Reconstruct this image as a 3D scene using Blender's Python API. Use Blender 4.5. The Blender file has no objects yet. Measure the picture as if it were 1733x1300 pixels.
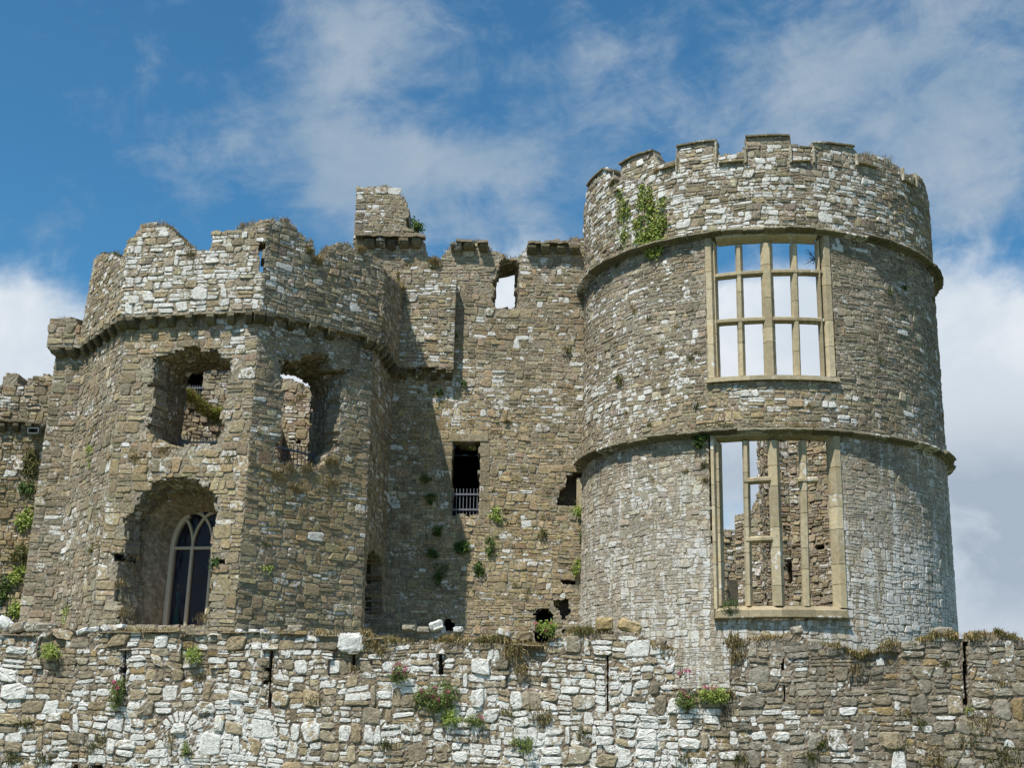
import bpy, math, numpy as np
from mathutils import Vector, Matrix
rad = math.radians
sc = bpy.context.scene
COL = sc.collection

# ------------------------------------------------------------------ camera
F_PX, PITCH, ROLL, EYE = 2180.0, rad(15.55), rad(1.43), np.array([0.0, 0.0, 1.6])
FW = np.array([0, math.cos(PITCH), math.sin(PITCH)])
_rt = np.array([1.0, 0, 0]); _up = np.cross(_rt, FW)
RT = math.cos(ROLL)*_rt + math.sin(ROLL)*_up
UP = -math.sin(ROLL)*_rt + math.cos(ROLL)*_up
cam_d = bpy.data.cameras.new('camera'); cam = bpy.data.objects.new('camera', cam_d); COL.objects.link(cam)
cam_d.sensor_width = 36; cam_d.lens = F_PX/1733*36; cam_d.clip_start = .1; cam_d.clip_end = 5000
mw = Matrix(((RT[0], UP[0], -FW[0], EYE[0]), (RT[1], UP[1], -FW[1], EYE[1]), (RT[2], UP[2], -FW[2], EYE[2]), (0, 0, 0, 1)))
cam.matrix_world = mw
sc.camera = cam
sc.view_settings.view_transform = 'Standard'; sc.view_settings.look = 'None'
sc.view_settings.exposure = 0.38; sc.view_settings.gamma = 1

def ray(px, py):
    return FW + RT*((px-866.5)/F_PX) + UP*((650-py)/F_PX)
def proj(P):
    D = np.asarray(P, float)-EYE; k = D@FW
    return 866.5+F_PX*(D@RT)/k, 650-F_PX*(D@UP)/k
def atY(px, py, Y):
    d = ray(px, py); return EYE+d*(Y/d[1])

# ------------------------------------------------------------------ sun and sky
SUN = Vector((-.30, -.38, .875)).normalized()
sd = bpy.data.lights.new('sun', 'SUN'); sd.energy = 5.0; sd.angle = rad(.55); sd.color = (1, .945, .845)
so = bpy.data.objects.new('sun', sd); COL.objects.link(so)
so.rotation_euler = SUN.to_track_quat('Z', 'Y').to_euler(); so.location = (-20, -20, 60)

class NT:
    def __init__(s, tree): s.t = tree; s.n = tree.nodes; s.l = tree.links
    def node(s, typ, **kw):
        n = s.n.new(typ)
        for k, v in kw.items(): setattr(n, k, v)
        return n
    def put(s, sock, v):
        if hasattr(v, 'is_output') or hasattr(v, 'links'): s.l.new(v, sock)
        else: sock.default_value = v
    def m(s, op, a, b=0.0, c=0.0, clamp=False):
        n = s.n.new('ShaderNodeMath'); n.operation = op; n.use_clamp = clamp
        s.put(n.inputs[0], a); s.put(n.inputs[1], b); s.put(n.inputs[2], c); return n.outputs[0]
    def noise(s, vec, scale, detail=4, rough=.55, dist=0.0, lac=2.0):
        n = s.n.new('ShaderNodeTexNoise'); s.put(n.inputs['Vector'], vec)
        n.inputs['Scale'].default_value = scale; n.inputs['Detail'].default_value = detail
        n.inputs['Roughness'].default_value = rough; n.inputs['Distortion'].default_value = dist
        return n.outputs[0]
    def ramp(s, x, a, b, smooth=True):
        n = s.n.new('ShaderNodeMapRange'); n.interpolation_type = 'SMOOTHSTEP' if smooth else 'LINEAR'
        s.put(n.inputs[0], x); s.put(n.inputs[1], a); s.put(n.inputs[2], b)
        n.inputs[3].default_value = 0; n.inputs[4].default_value = 1; return n.outputs[0]
    def mix(s, f, a, b, mode='MIX'):
        n = s.n.new('ShaderNodeMix'); n.data_type = 'RGBA'; n.blend_type = mode
        s.put(n.inputs[0], f)
        for sock, v in ((n.inputs[6], a), (n.inputs[7], b)):
            if isinstance(v, tuple) and len(v) == 3: v = v+(1,)
            s.put(sock, v)
        return n.outputs[2]
    def comb(s, x, y, z):
        n = s.n.new('ShaderNodeCombineXYZ'); s.put(n.inputs[0], x); s.put(n.inputs[1], y); s.put(n.inputs[2], z); return n.outputs[0]

world = bpy.data.worlds.new('World'); sc.world = world; world.use_nodes = True
W = NT(world.node_tree); W.n.clear()
sky = W.node('ShaderNodeTexSky', sky_type='NISHITA', sun_disc=False)
sky.sun_elevation = math.asin(SUN.z); sky.sun_rotation = math.atan2(SUN.x, SUN.y) % (2*math.pi)
sky.altitude = 0; sky.air_density = 1.0; sky.dust_density = .4; sky.ozone_density = 2.5
tc = W.node('ShaderNodeTexCoord'); sep = W.node('ShaderNodeSeparateXYZ'); W.l.new(tc.outputs['Generated'], sep.inputs[0])
AZ = W.m('ARCTAN2', sep.outputs[0], sep.outputs[1]); EL = W.m('ARCSINE', sep.outputs[2])
def azel(px, py):
    d = ray(px, py); d = d/np.linalg.norm(d); return math.atan2(d[0], d[1]), math.asin(d[2])
def blob(cx, cy, rx, ry, rot=0.0, p=1.0):
    """soft elliptical patch of sky around a direction, 1 at the centre"""
    a, e = azel(cx, cy); a2, _ = azel(cx+rx, cy); _, e2 = azel(cx, cy-ry)
    ra, re = abs(a2-a), abs(e2-e); c, s_ = math.cos(rot), math.sin(rot)
    da = W.m('SUBTRACT', AZ, a); de = W.m('SUBTRACT', EL, e)
    x = W.m('MULTIPLY', W.m('ADD', W.m('MULTIPLY', da, c), W.m('MULTIPLY', de, s_)), 1/ra)
    y = W.m('MULTIPLY', W.m('SUBTRACT', W.m('MULTIPLY', de, c), W.m('MULTIPLY', da, s_)), 1/re)
    r2 = W.m('ADD', W.m('MULTIPLY', x, x), W.m('MULTIPLY', y, y))
    return W.m('MULTIPLY', W.m('POWER', 2.718, W.m('MULTIPLY', r2, -1.0)), p)
def total(lst):
    o = lst[0]
    for q in lst[1:]: o = W.m('ADD', o, q)
    return o
skyv = W.comb(AZ, W.m('MULTIPLY', EL, 1.25), 0.0)
n_big = W.noise(skyv, 6.0, 8, .60, .5); n_med = W.noise(skyv, 17.0, 9, .66, .45); n_str = W.noise(W.comb(W.m('ADD', W.m('MULTIPLY', AZ, .55), EL), W.m('MULTIPLY', W.m('SUBTRACT', EL, W.m('MULTIPLY', AZ, .35)), 2.6), 3.0), 9.0, 8, .62, .3)
nn = W.m('ADD', W.m('ADD', W.m('MULTIPLY', n_big, .40), W.m('MULTIPLY', n_med, .36)), W.m('MULTIPLY', n_str, .24))
thin = total([blob(600, 60, 170, 130, 0, .30), blob(560, 200, 110, 140, .3, .20), blob(415, 262, 75, 55, -.6, .23), blob(760, 290, 240, 65, 0, .36),
              blob(610, 330, 110, 90, 0, .22), blob(1010, 120, 160, 70, 0, .20), blob(1040, 200, 350, 45, .12, .14), blob(1600, 110, 420, 240, 0, .40),
              blob(800, 395, 170, 50, 0, .30), blob(290, 280, 60, 50, 0, .10), blob(1640, 280, 130, 170, 0, .22), blob(930, 40, 300, 60, 0, .10),
              blob(1180, 250, 160, 60, 0, .14), blob(60, 400, 120, 40, -.3, .10)])
thick = total([blob(1700, 620, 190, 190, 0, .72), blob(1650, 800, 300, 200, 0, .5), blob(20, 570, 200, 130, 0, .70), blob(860, 520, 190, 110, 0, .70),
               blob(1300, 590, 300, 115, 0, .75), blob(1260, 820, 300, 170, 0, .55), blob(1700, 980, 250, 160, 0, .5), blob(500, 650, 250, 110, 0, .7), blob(0, 800, 700, 160, 0, .5),
               blob(1310, 520, 200, 60, 0, .4)])
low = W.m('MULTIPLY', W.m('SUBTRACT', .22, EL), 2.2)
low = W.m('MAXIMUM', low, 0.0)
low = W.m('ADD', low, W.m('MULTIPLY', W.ramp(W.m('ABSOLUTE', AZ), .6, 1.1), .22))  # unseen clouds to the sides and rear, added to whiten the ambient light
c_thin = W.ramp(W.m('ADD', W.m('MULTIPLY', W.m('SUBTRACT', nn, .5), 2.2), W.m('MULTIPLY', thin, 1.25)), .04, .62)
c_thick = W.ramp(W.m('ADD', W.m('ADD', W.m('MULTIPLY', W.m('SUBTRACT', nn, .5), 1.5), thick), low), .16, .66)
hi = W.noise(skyv, 9.0, 6, .6, .3)
# sky colour, a little deeper and clearer than the model's own
skyc = W.mix(1.0, sky.outputs[0], (.44, .93, 1.08), 'MULTIPLY')
bg_sky = W.node('ShaderNodeBackground'); W.put(bg_sky.inputs[0], skyc); bg_sky.inputs[1].default_value = .090
cc_thin = W.mix(W.ramp(hi, .3, .7), (.38, .50, .62), (.54, .62, .70))
g_dark = W.m('ADD', blob(1690, 900, 300, 190, 0, 1.3), blob(1250, 800, 160, 110, 0, .8))
cc_thick = W.mix(W.m('MINIMUM', W.m('MULTIPLY', g_dark, W.ramp(hi, .25, .6)), 1.0), W.mix(W.ramp(hi, .35, .7), (.66, .74, .82), (.84, .88, .93)), (.40, .48, .58))
bg1 = W.node('ShaderNodeBackground'); W.put(bg1.inputs[0], cc_thin); bg1.inputs[1].default_value = .68
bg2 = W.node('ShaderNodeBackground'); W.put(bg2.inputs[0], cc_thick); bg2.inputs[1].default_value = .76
mx1 = W.node('ShaderNodeMixShader'); W.put(mx1.inputs[0], W.m('MULTIPLY', c_thin, .76)); W.l.new(bg_sky.outputs[0], mx1.inputs[1]); W.l.new(bg1.outputs[0], mx1.inputs[2])
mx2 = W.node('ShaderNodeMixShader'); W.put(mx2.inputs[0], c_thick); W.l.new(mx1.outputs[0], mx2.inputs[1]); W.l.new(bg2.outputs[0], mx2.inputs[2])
wo = W.node('ShaderNodeOutputWorld'); W.l.new(mx2.outputs[0], wo.inputs[0])

# ------------------------------------------------------------------ numpy helpers
def h2(ix, iy, s):
    v = (ix.astype(np.int64)*374761393 + iy.astype(np.int64)*668265263 + s*2147483647+s*97) & 0xffffffff
    v = ((v ^ (v >> 13))*1274126177) & 0xffffffff
    return ((v ^ (v >> 16)) & 0xffff)/65535.0
def vn(x, y, s=0):
    x = np.asarray(x, float); y = np.asarray(y, float)
    ix = np.floor(x); iy = np.floor(y); fx = x-ix; fy = y-iy; fx = fx*fx*(3-2*fx); fy = fy*fy*(3-2*fy)
    ix = ix.astype(int); iy = iy.astype(int)
    a = h2(ix, iy, s); b = h2(ix+1, iy, s); c = h2(ix, iy+1, s); d = h2(ix+1, iy+1, s)
    return (a*(1-fx)+b*fx)*(1-fy)+(c*(1-fx)+d*fx)*fy
def fbm(x, y, s=0, o=4):
    t = 0; a = .5
    for i in range(o): t = t+a*vn(np.asarray(x)*2**i, np.asarray(y)*2**i, s+i*7); a *= .5
    return t/(1-.5**o)
def inpoly(u, z, poly):
    r = np.zeros(np.shape(u), bool); n = len(poly)
    for i in range(n):
        x1, y1 = poly[i]; x2, y2 = poly[(i+1) % n]
        if y1 == y2: continue
        c = ((y1 > z) != (y2 > z)) & (u < (x2-x1)*(z-y1)/(y2-y1)+x1)
        r ^= c
    return r

class MB:
    def __init__(s): s.v = []; s.c = []; s.f = []; s.nv = 0
    def add(s, v, f, col, mat=0, smooth=False):
        v = np.asarray(v, float).reshape(-1, 3); f = np.asarray(f, int)
        col = np.asarray(col, float)
        if col.ndim == 1: col = np.tile(col, (len(v), 1))
        if col.shape[1] == 3: col = np.hstack([col, np.zeros((len(col), 1))])
        s.v.append(v); s.c.append(col); s.f.append((f+s.nv, mat, smooth)); s.nv += len(v)
    def build(s, name, mats, parent=None):
        me = bpy.data.meshes.new(name); V = np.vstack(s.v); C = np.vstack(s.c)
        if parent is not None:
            off = np.zeros(3); p = parent
            while p is not None: off += np.array(p.location); p = p.parent
            V = V-off
        me.vertices.add(len(V)); me.vertices.foreach_set('co', V.ravel())
        lv = np.concatenate([f.ravel() for f, _, _ in s.f]); tot = np.concatenate([np.full(len(f), f.shape[1]) for f, _, _ in s.f])
        me.loops.add(len(lv)); me.loops.foreach_set('vertex_index', lv)
        me.polygons.add(len(tot)); st = np.concatenate([[0], np.cumsum(tot)[:-1]]); me.polygons.foreach_set('loop_start', st)
        try: me.polygons.foreach_set('loop_total', tot)
        except Exception: pass
        me.polygons.foreach_set('material_index', np.concatenate([np.full(len(f), m) for f, m, _ in s.f]))
        me.polygons.foreach_set('use_smooth', np.concatenate([np.full(len(f), sm) for f, _, sm in s.f]))
        if not isinstance(mats, (list, tuple)): mats = [mats]
        for m in mats: me.materials.append(m)
        a = me.attributes.new('tone', 'FLOAT_COLOR', 'POINT'); a.data.foreach_set('color', C.ravel())
        me.update(calc_edges=True)
        o = bpy.data.objects.new(name, me); COL.objects.link(o)
        if parent is not None: o.parent = parent
        return o

def tag(o, label=None, cat=None, group=None, kind=None):
    if label: o['label'] = label
    if cat: o['category'] = cat
    if group: o['group'] = group
    if kind: o['kind'] = kind
    return o
def thing(name, loc, label, cat, group=None):
    o = bpy.data.objects.new(name, None); COL.objects.link(o); o.location = loc; o.empty_display_size = .3
    return tag(o, label, cat, group)

# ------------------------------------------------------------------ materials
def stone_mat(name, fine=1.0, bump=1.0, rough=.92, con=1.0):
    m = bpy.data.materials.new(name); m.use_nodes = True; N = NT(m.node_tree); N.n.clear()
    out = N.node('ShaderNodeOutputMaterial'); b = N.node('ShaderNodeBsdfPrincipled'); N.l.new(b.outputs[0], out.inputs[0])
    at = N.node('ShaderNodeAttribute', attribute_name='tone'); g = N.node('ShaderNodeNewGeometry'); P = g.outputs['Position']
    n0 = N.noise(P, .55, 5, .6, .5); sp = N.node('ShaderNodeSeparateXYZ'); N.l.new(P, sp.inputs[0])
    st_ = N.noise(N.comb(N.m('MULTIPLY', sp.outputs[0], 2.6), N.m('MULTIPLY', sp.outputs[1], 2.6), N.m('MULTIPLY', sp.outputs[2], .30)), 1.3, 6, .65, .25)
    n1 = N.noise(P, 3.2, 6, .6); n2 = N.noise(P, 17*fine, 8, .68, .2); n3 = N.noise(P, 70*fine, 4, .6)
    c = N.mix(1.0, at.outputs['Color'], N.mix(N.ramp(n2, .25, .75), (1-.45*con, 1-.47*con, 1-.50*con), (1+.42*con,)*3), 'MULTIPLY')
    c = N.mix(N.m('MULTIPLY', N.ramp(n1, .5, .75), .45), c, N.mix(1.0, c, (1.15, .95, .68), 'MULTIPLY'))
    c = N.mix(N.m('MULTIPLY', N.ramp(n0, .30, .72), .8), c, N.mix(1.0, c, (.78, .755, .68), 'MULTIPLY'))
    c = N.mix(N.m('MULTIPLY', N.ramp(st_, .56, .72), .55), c, N.mix(1.0, c, (.55, .54, .48), 'MULTIPLY'))
    # ochre crustose lichen and dark algae
    n4 = N.noise(P, 6.0, 7, .7, .4)
    c = N.mix(N.m('MULTIPLY', N.ramp(n4, .62, .70), .38), c, (.27, .19, .085))
    n5 = N.noise(P, 9.0, 6, .7, .6)
    c = N.mix(N.m('MULTIPLY', N.ramp(n5, .60, .72), .45), c, (.06, .055, .045))
    # white lichen, amount carried by each stone
    li = N.m('ADD', N.m('MULTIPLY', N.noise(P, 13*fine, 7, .72, .5), 1.0), N.m('ADD', N.m('MULTIPLY', N.m('SUBTRACT', at.outputs['Alpha'], .5), .62), N.m('MULTIPLY', N.m('SUBTRACT', N.noise(P, 1.4, 4, .6), .5), .62)))
    c = N.mix(N.m('MULTIPLY', N.ramp(li, .53, .60), .90), c, N.mix(N.ramp(N.m('ADD', N.m('MULTIPLY', n3, .5), N.m('MULTIPLY', n2, .5)), .36, .56), (.42, .40, .35), (.76, .765, .75)))
    N.put(b.inputs['Base Color'], c); b.inputs['Roughness'].default_value = rough
    b.inputs['Specular IOR Level'].default_value = .15
    hgt = N.m('ADD', N.m('MULTIPLY', n2, .7), N.m('MULTIPLY', n3, .25))
    bp = N.node('ShaderNodeBump'); bp.inputs['Strength'].default_value = 1.0*bump; bp.inputs['Distance'].default_value = .035
    N.put(bp.inputs['Height'], hgt); N.l.new(bp.outputs[0], b.inputs['Normal'])
    return m
STONE = stone_mat('rubble_masonry')
NEAR = stone_mat('boundary_masonry', .8, .9)
DRESS = stone_mat('dressed_limestone', .6, .3, .92, .4)
def streak_mat():
    """grey lime-streaked masonry of the lower drum: white runs follow the fall of rain water"""
    m = STONE.copy(); m.name = 'lime_streaked_masonry'; N = NT(m.node_tree)
    b = [n for n in N.n if n.type == 'BSDF_PRINCIPLED'][0]; src = b.inputs['Base Color'].links[0].from_socket
    g = N.node('ShaderNodeNewGeometry'); sp = N.node('ShaderNodeSeparateXYZ'); N.l.new(g.outputs['Position'], sp.inputs[0])
    v = N.comb(N.m('MULTIPLY', sp.outputs[0], 3.2), N.m('MULTIPLY', sp.outputs[1], 3.2), N.m('MULTIPLY', sp.outputs[2], .42))
    s1 = N.noise(v, 1.6, 6, .62, .1)
    zz = N.ramp(sp.outputs[2], 8.2, 3.6)
    xr = N.ramp(sp.outputs[0], 7.4, 9.2)
    amt = N.m('ADD', N.m('MULTIPLY', zz, N.m('ADD', N.m('MULTIPLY', xr, .16), .10)), s1)
    fine = N.noise(g.outputs['Position'], 22, 6, .7)
    amt = N.m('ADD', amt, N.m('MULTIPLY', N.m('SUBTRACT', fine, .5), .25))
    c0 = N.mix(N.m('MULTIPLY', N.ramp(sp.outputs[2], 9.0, 6.5), .35), src, (.36, .345, .32)); src = c0
    f = N.m('MULTIPLY', N.ramp(amt, .55, .68), N.ramp(sp.outputs[2], 9.3, 8.3))
    c = N.mix(N.m('MULTIPLY', f, .8), src, (.66, .66, .64)); N.put(b.inputs['Base Color'], c)
    return m
STREAK = streak_mat()
def leaf_mat(name, rough=.6, tr=.25):
    m = bpy.data.materials.new(name); m.use_nodes = True; N = NT(m.node_tree); b = N.n['Principled BSDF']; out = N.n['Material Output']
    at = N.node('ShaderNodeAttribute', attribute_name='tone'); g = N.node('ShaderNodeNewGeometry')
    c = N.mix(1.0, at.outputs['Color'], N.mix(N.noise(g.outputs['Position'], 25, 3), (.6, .6, .6), (1.35, 1.35, 1.35)), 'MULTIPLY')
    N.put(b.inputs['Base Color'], c); b.inputs['Roughness'].default_value = rough; b.inputs['Specular IOR Level'].default_value = .25
    t = N.node('ShaderNodeBsdfTranslucent'); N.put(t.inputs[0], c); mx = N.node('ShaderNodeMixShader'); mx.inputs[0].default_value = tr
    N.l.new(b.outputs[0], mx.inputs[1]); N.l.new(t.outputs[0], mx.inputs[2]); N.l.new(mx.outputs[0], out.inputs[0])
    return m
LEAF = leaf_mat('leaf'); STRAW = leaf_mat('grass_blade', .8, .2)
def plain(name, col, rough=.6, metal=0.0, nscale=8, var=.25):
    m = bpy.data.materials.new(name); m.use_nodes = True; N = NT(m.node_tree); b = N.n['Principled BSDF']; g = N.node('ShaderNodeNewGeometry')
    c = N.mix(N.noise(g.outputs['Position'], nscale, 6, .65), tuple(x*(1-var) for x in col), tuple(x*(1+var) for x in col))
    N.put(b.inputs['Base Color'], c); b.inputs['Roughness'].default_value = rough; b.inputs['Metallic'].default_value = metal
    return m
IRON = plain('painted_iron', (.15, .16, .18), .55, .2); PLASTER = stone_mat('weathered_plaster', .6, .8)
TRACERY = plain('cream_painted_timber', (.66, .55, .40), .6, 0, 12, .15); DARK = plain('unlit_room_dark', (.03, .028, .025), .9)  # DARK: near-black lining, the gloom of unlit rooms put into its colour
TEAL = plain('teal_cloth', (.03, .30, .22), .8); SKIN = plain('carved_face', (.40, .27, .2), .6)
GLASS = bpy.data.materials.new('window_glass'); GLASS.use_nodes = True
_b = GLASS.node_tree.nodes['Principled BSDF']; _b.inputs['Base Color'].default_value = (.035, .03, .05, 1); _b.inputs['Roughness'].default_value = .06
_n = GLASS.node_tree.nodes.new('ShaderNodeTexNoise'); _n.inputs['Scale'].default_value = 5; _bp = GLASS.node_tree.nodes.new('ShaderNodeBump'); _bp.inputs['Strength'].default_value = .5; _bp.inputs['Distance'].default_value = .05
GLASS.node_tree.links.new(_n.outputs[0], _bp.inputs['Height']); GLASS.node_tree.links.new(_bp.outputs[0], _b.inputs['Normal']); _b.inputs['Alpha'].default_value = .5; _b.inputs['Specular IOR Level'].default_value = .3
GREYMETAL = plain('grey_box_metal', (.16, .19, .19), .5, .3)
def ground_mat():
    m = bpy.data.materials.new('meadow'); m.use_nodes = True; N = NT(m.node_tree); b = N.n['Principled BSDF']; g = N.node('ShaderNodeNewGeometry')
    c = N.mix(N.noise(g.outputs['Position'], .6, 8, .65), (.035, .06, .015), (.12, .12, .045))
    c = N.mix(N.ramp(N.noise(g.outputs['Position'], 9, 6, .7), .35, .7), c, (.09, .10, .03))
    N.put(b.inputs['Base Color'], c); b.inputs['Roughness'].default_value = .95
    return m
# ------------------------------------------------------------------ surfaces the walls are built on
class Poly:
    """plan polyline, left to right seen from outside; u = metres along it, w = outward offset"""
    def __init__(s, pts, bat=0.0, zref=11.35):
        s.p = np.array(pts, float); d = np.diff(s.p, axis=0); L = np.hypot(*d.T); s.L = L; s.u = np.concatenate([[0], np.cumsum(L)])
        s.t = d/L[:, None]; s.n = np.stack([s.t[:, 1], -s.t[:, 0]], 1); s.bat = bat; s.zref = zref
        M = [s.n[0]]
        for i in range(1, len(L)):
            q = s.n[i-1]+s.n[i]; M.append(q/(q@s.n[i]))
        M.append(s.n[-1]); s.M = np.array(M)
    def map(s, u, z, w=0.0):
        u = np.asarray(u, float); z = np.asarray(z, float); w = w+s.bat*(s.zref-z)+0*u
        i = np.clip(np.searchsorted(s.u, u, 'right')-1, 0, len(s.L)-1); f = ((u-s.u[i])/s.L[i])[..., None]; w = w[..., None]
        xy = (s.p[i]+s.M[i]*w)*(1-f)+(s.p[i+1]+s.M[i+1]*w)*f
        return np.concatenate([xy, z[..., None]], -1)
    def pix(s, px, py, seg=0, w=0.0):
        d = ray(px, py); n = np.array([*s.n[seg], 0]); P = EYE
        for _ in range(4):
            k = (n@np.array([*s.p[seg], 0])+w+s.bat*(s.zref-P[2])-n@EYE)/(n@d); P = EYE+d*k
        ww = w+s.bat*(s.zref-P[2])
        a = s.p[seg]+s.M[seg]*ww; b = s.p[seg+1]+s.M[seg+1]*ww
        return s.u[seg]+s.L[seg]*((P[:2]-a)@s.t[seg])/((b-a)@s.t[seg]), P[2]
class Cyl:
    def __init__(s, c, r, bat=0.0, zref=15.4): s.c = np.array(c, float); s.r = r; s.bat = bat; s.zref = zref
    def map(s, u, z, w=0.0):
        u = np.asarray(u, float); z = np.asarray(z, float)+0*u; th = u/s.r; R = s.r+w+s.bat*(s.zref-z)
        return np.stack([s.c[0]+R*np.sin(th), s.c[1]-R*np.cos(th), z], -1)
    def pix(s, px, py, seg=0, w=0.0):
        d = ray(px, py); z = 10
        for _ in range(4):
            R = s.r+w+s.bat*(s.zref-z); o = -s.c; a = d[:2]@d[:2]; b = d[:2]@o; c = o@o-R*R; disc = max(b*b-a*c, 0)
            k = (-b-math.sqrt(disc))/a; P = EYE+d*k; z = P[2]
        return s.r*math.atan2(P[0]-s.c[0], -(P[1]-s.c[1])), z
def pl(S, pts, seg=0, w=0.0):
    return [S.pix(x, y, seg, w) for x, y in pts]

def lines(a, b, step, marks=()):
    ks = sorted([a, b]+[m for m in marks if a+.02 < m < b-.02]); o = []
    for p, q in zip(ks[:-1], ks[1:]): n = max(1, int(round((q-p)/step))); o += list(np.linspace(p, q, n, endpoint=False))
    return np.array(o+[b])
def wall_grid(mb, S, us, zs, solid, t, w0=0.0, jit=.02, col=(.2, .17, .13, .1), K=3, rough=.03, seed=0, colfn=None, wf=None, gf=.07):
    """thick masonry shell: front, back and every broken edge, following the solid() mask"""
    rng = np.random.default_rng(seed); nu, nz = len(us), len(zs)
    uc = (us[:-1]+us[1:])/2; zc = (zs[:-1]+zs[1:])/2; U, Z = np.meshgrid(uc, zc, indexing='ij')
    m = solid(U+gf*(vn(U*5, Z*5, 3)-.5), Z+gf*(vn(U*5, Z*5, 4)-.5))
    UU, ZZ = np.meshgrid(us, zs, indexing='ij'); ju = rng.uniform(-1, 1, UU.shape)*jit; jz = rng.uniform(-1, 1, UU.shape)*jit
    ju[0] = ju[-1] = 0
    for mk in getattr(S, 'u', []): ju[np.abs(us-mk) < 1e-6] = 0
    vs = []
    for k in range(K+1):
        w = w0-t*k/K+rng.uniform(-1, 1, UU.shape)*(rough*.25 if k in (0, K) else rough)
        if wf is not None and k == 0: w = w+wf(UU, ZZ)
        j = 1 if k in (0, K) else 1.6
        vs.append(S.map(np.clip(UU+ju*j, us[0], us[-1]), ZZ+jz*j, w))
    V = np.stack(vs).reshape(-1, 3)
    I = lambda k, i, j: (k*nu+i)*nz+j
    fs = []; i, j = np.nonzero(m)
    fs.append(np.stack([I(0, i, j), I(0, i+1, j), I(0, i+1, j+1), I(0, i, j+1)], 1))
    fs.append(np.stack([I(K, i, j), I(K, i, j+1), I(K, i+1, j+1), I(K, i+1, j)], 1))
    mp = np.pad(m, 1)
    for (di, dj) in ((-1, 0), (1, 0), (0, -1), (0, 1)):
        nb = mp[1+di:1+di+m.shape[0], 1+dj:1+dj+m.shape[1]]; a, b = np.nonzero(m & ~nb)
        if di: p = (a+(di > 0), b); q = (a+(di > 0), b+1)
        else: p = (a, b+(dj > 0)); q = (a+1, b+(dj > 0))
        for k in range(K):
            f = np.stack([I(k, *p), I(k, *q), I(k+1, *q), I(k+1, *p)], 1)
            fs.append(f if (di < 0 or dj > 0) else f[:, ::-1])
    Fc = np.vstack(fs); used, inv = np.unique(Fc, return_inverse=True)
    cc = np.tile(np.asarray(col, float), (len(used), 1)); cc[:, :3] *= rng.uniform(.75, 1.25, (len(used), 1))
    if colfn is not None: cc = colfn(V[used], cc, rng)
    mb.add(V[used], inv.reshape(Fc.shape), cc)
def layout(u0, u1, z0, z1, hr, wr, rng, simple=False):
    out = []; z = z0
    while z < z1:
        H = rng.uniform(*hr); u = u0
        while u < u1-.01:
            Wd = rng.uniform(*wr)
            if u+Wd > u1-wr[0]*.6: Wd = u1-u
            r = rng.random()
            if Wd > H*.9 and r < .62:        # two beds
                c = z+H*rng.uniform(.35, .65)
                for a, b in ((z, c), (c, z+H)):
                    if rng.random() < .55 and Wd > (b-a)*2.2:
                        s_ = u+Wd*rng.uniform(.3, .7); out.append((u, s_, a, b)); out.append((s_, u+Wd, a, b))
                    else: out.append((u, u+Wd, a, b))
            elif r < .74:
                c1 = z+H*rng.uniform(.26, .4); c2 = z+H*rng.uniform(.6, .74); 
                for a, b in ((z, c1), (c1, c2), (c2, z+H)): out.append((u, u+Wd, a, b))
            elif r < .92 and Wd > H*1.5:
                s_ = u+Wd*rng.uniform(.35, .65); out.append((u, s_, z, z+H)); out.append((s_, u+Wd, z, z+H))
            else: out.append((u, u+Wd, z, z+H))
            u += Wd
        z += H
    return np.array(out)
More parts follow.
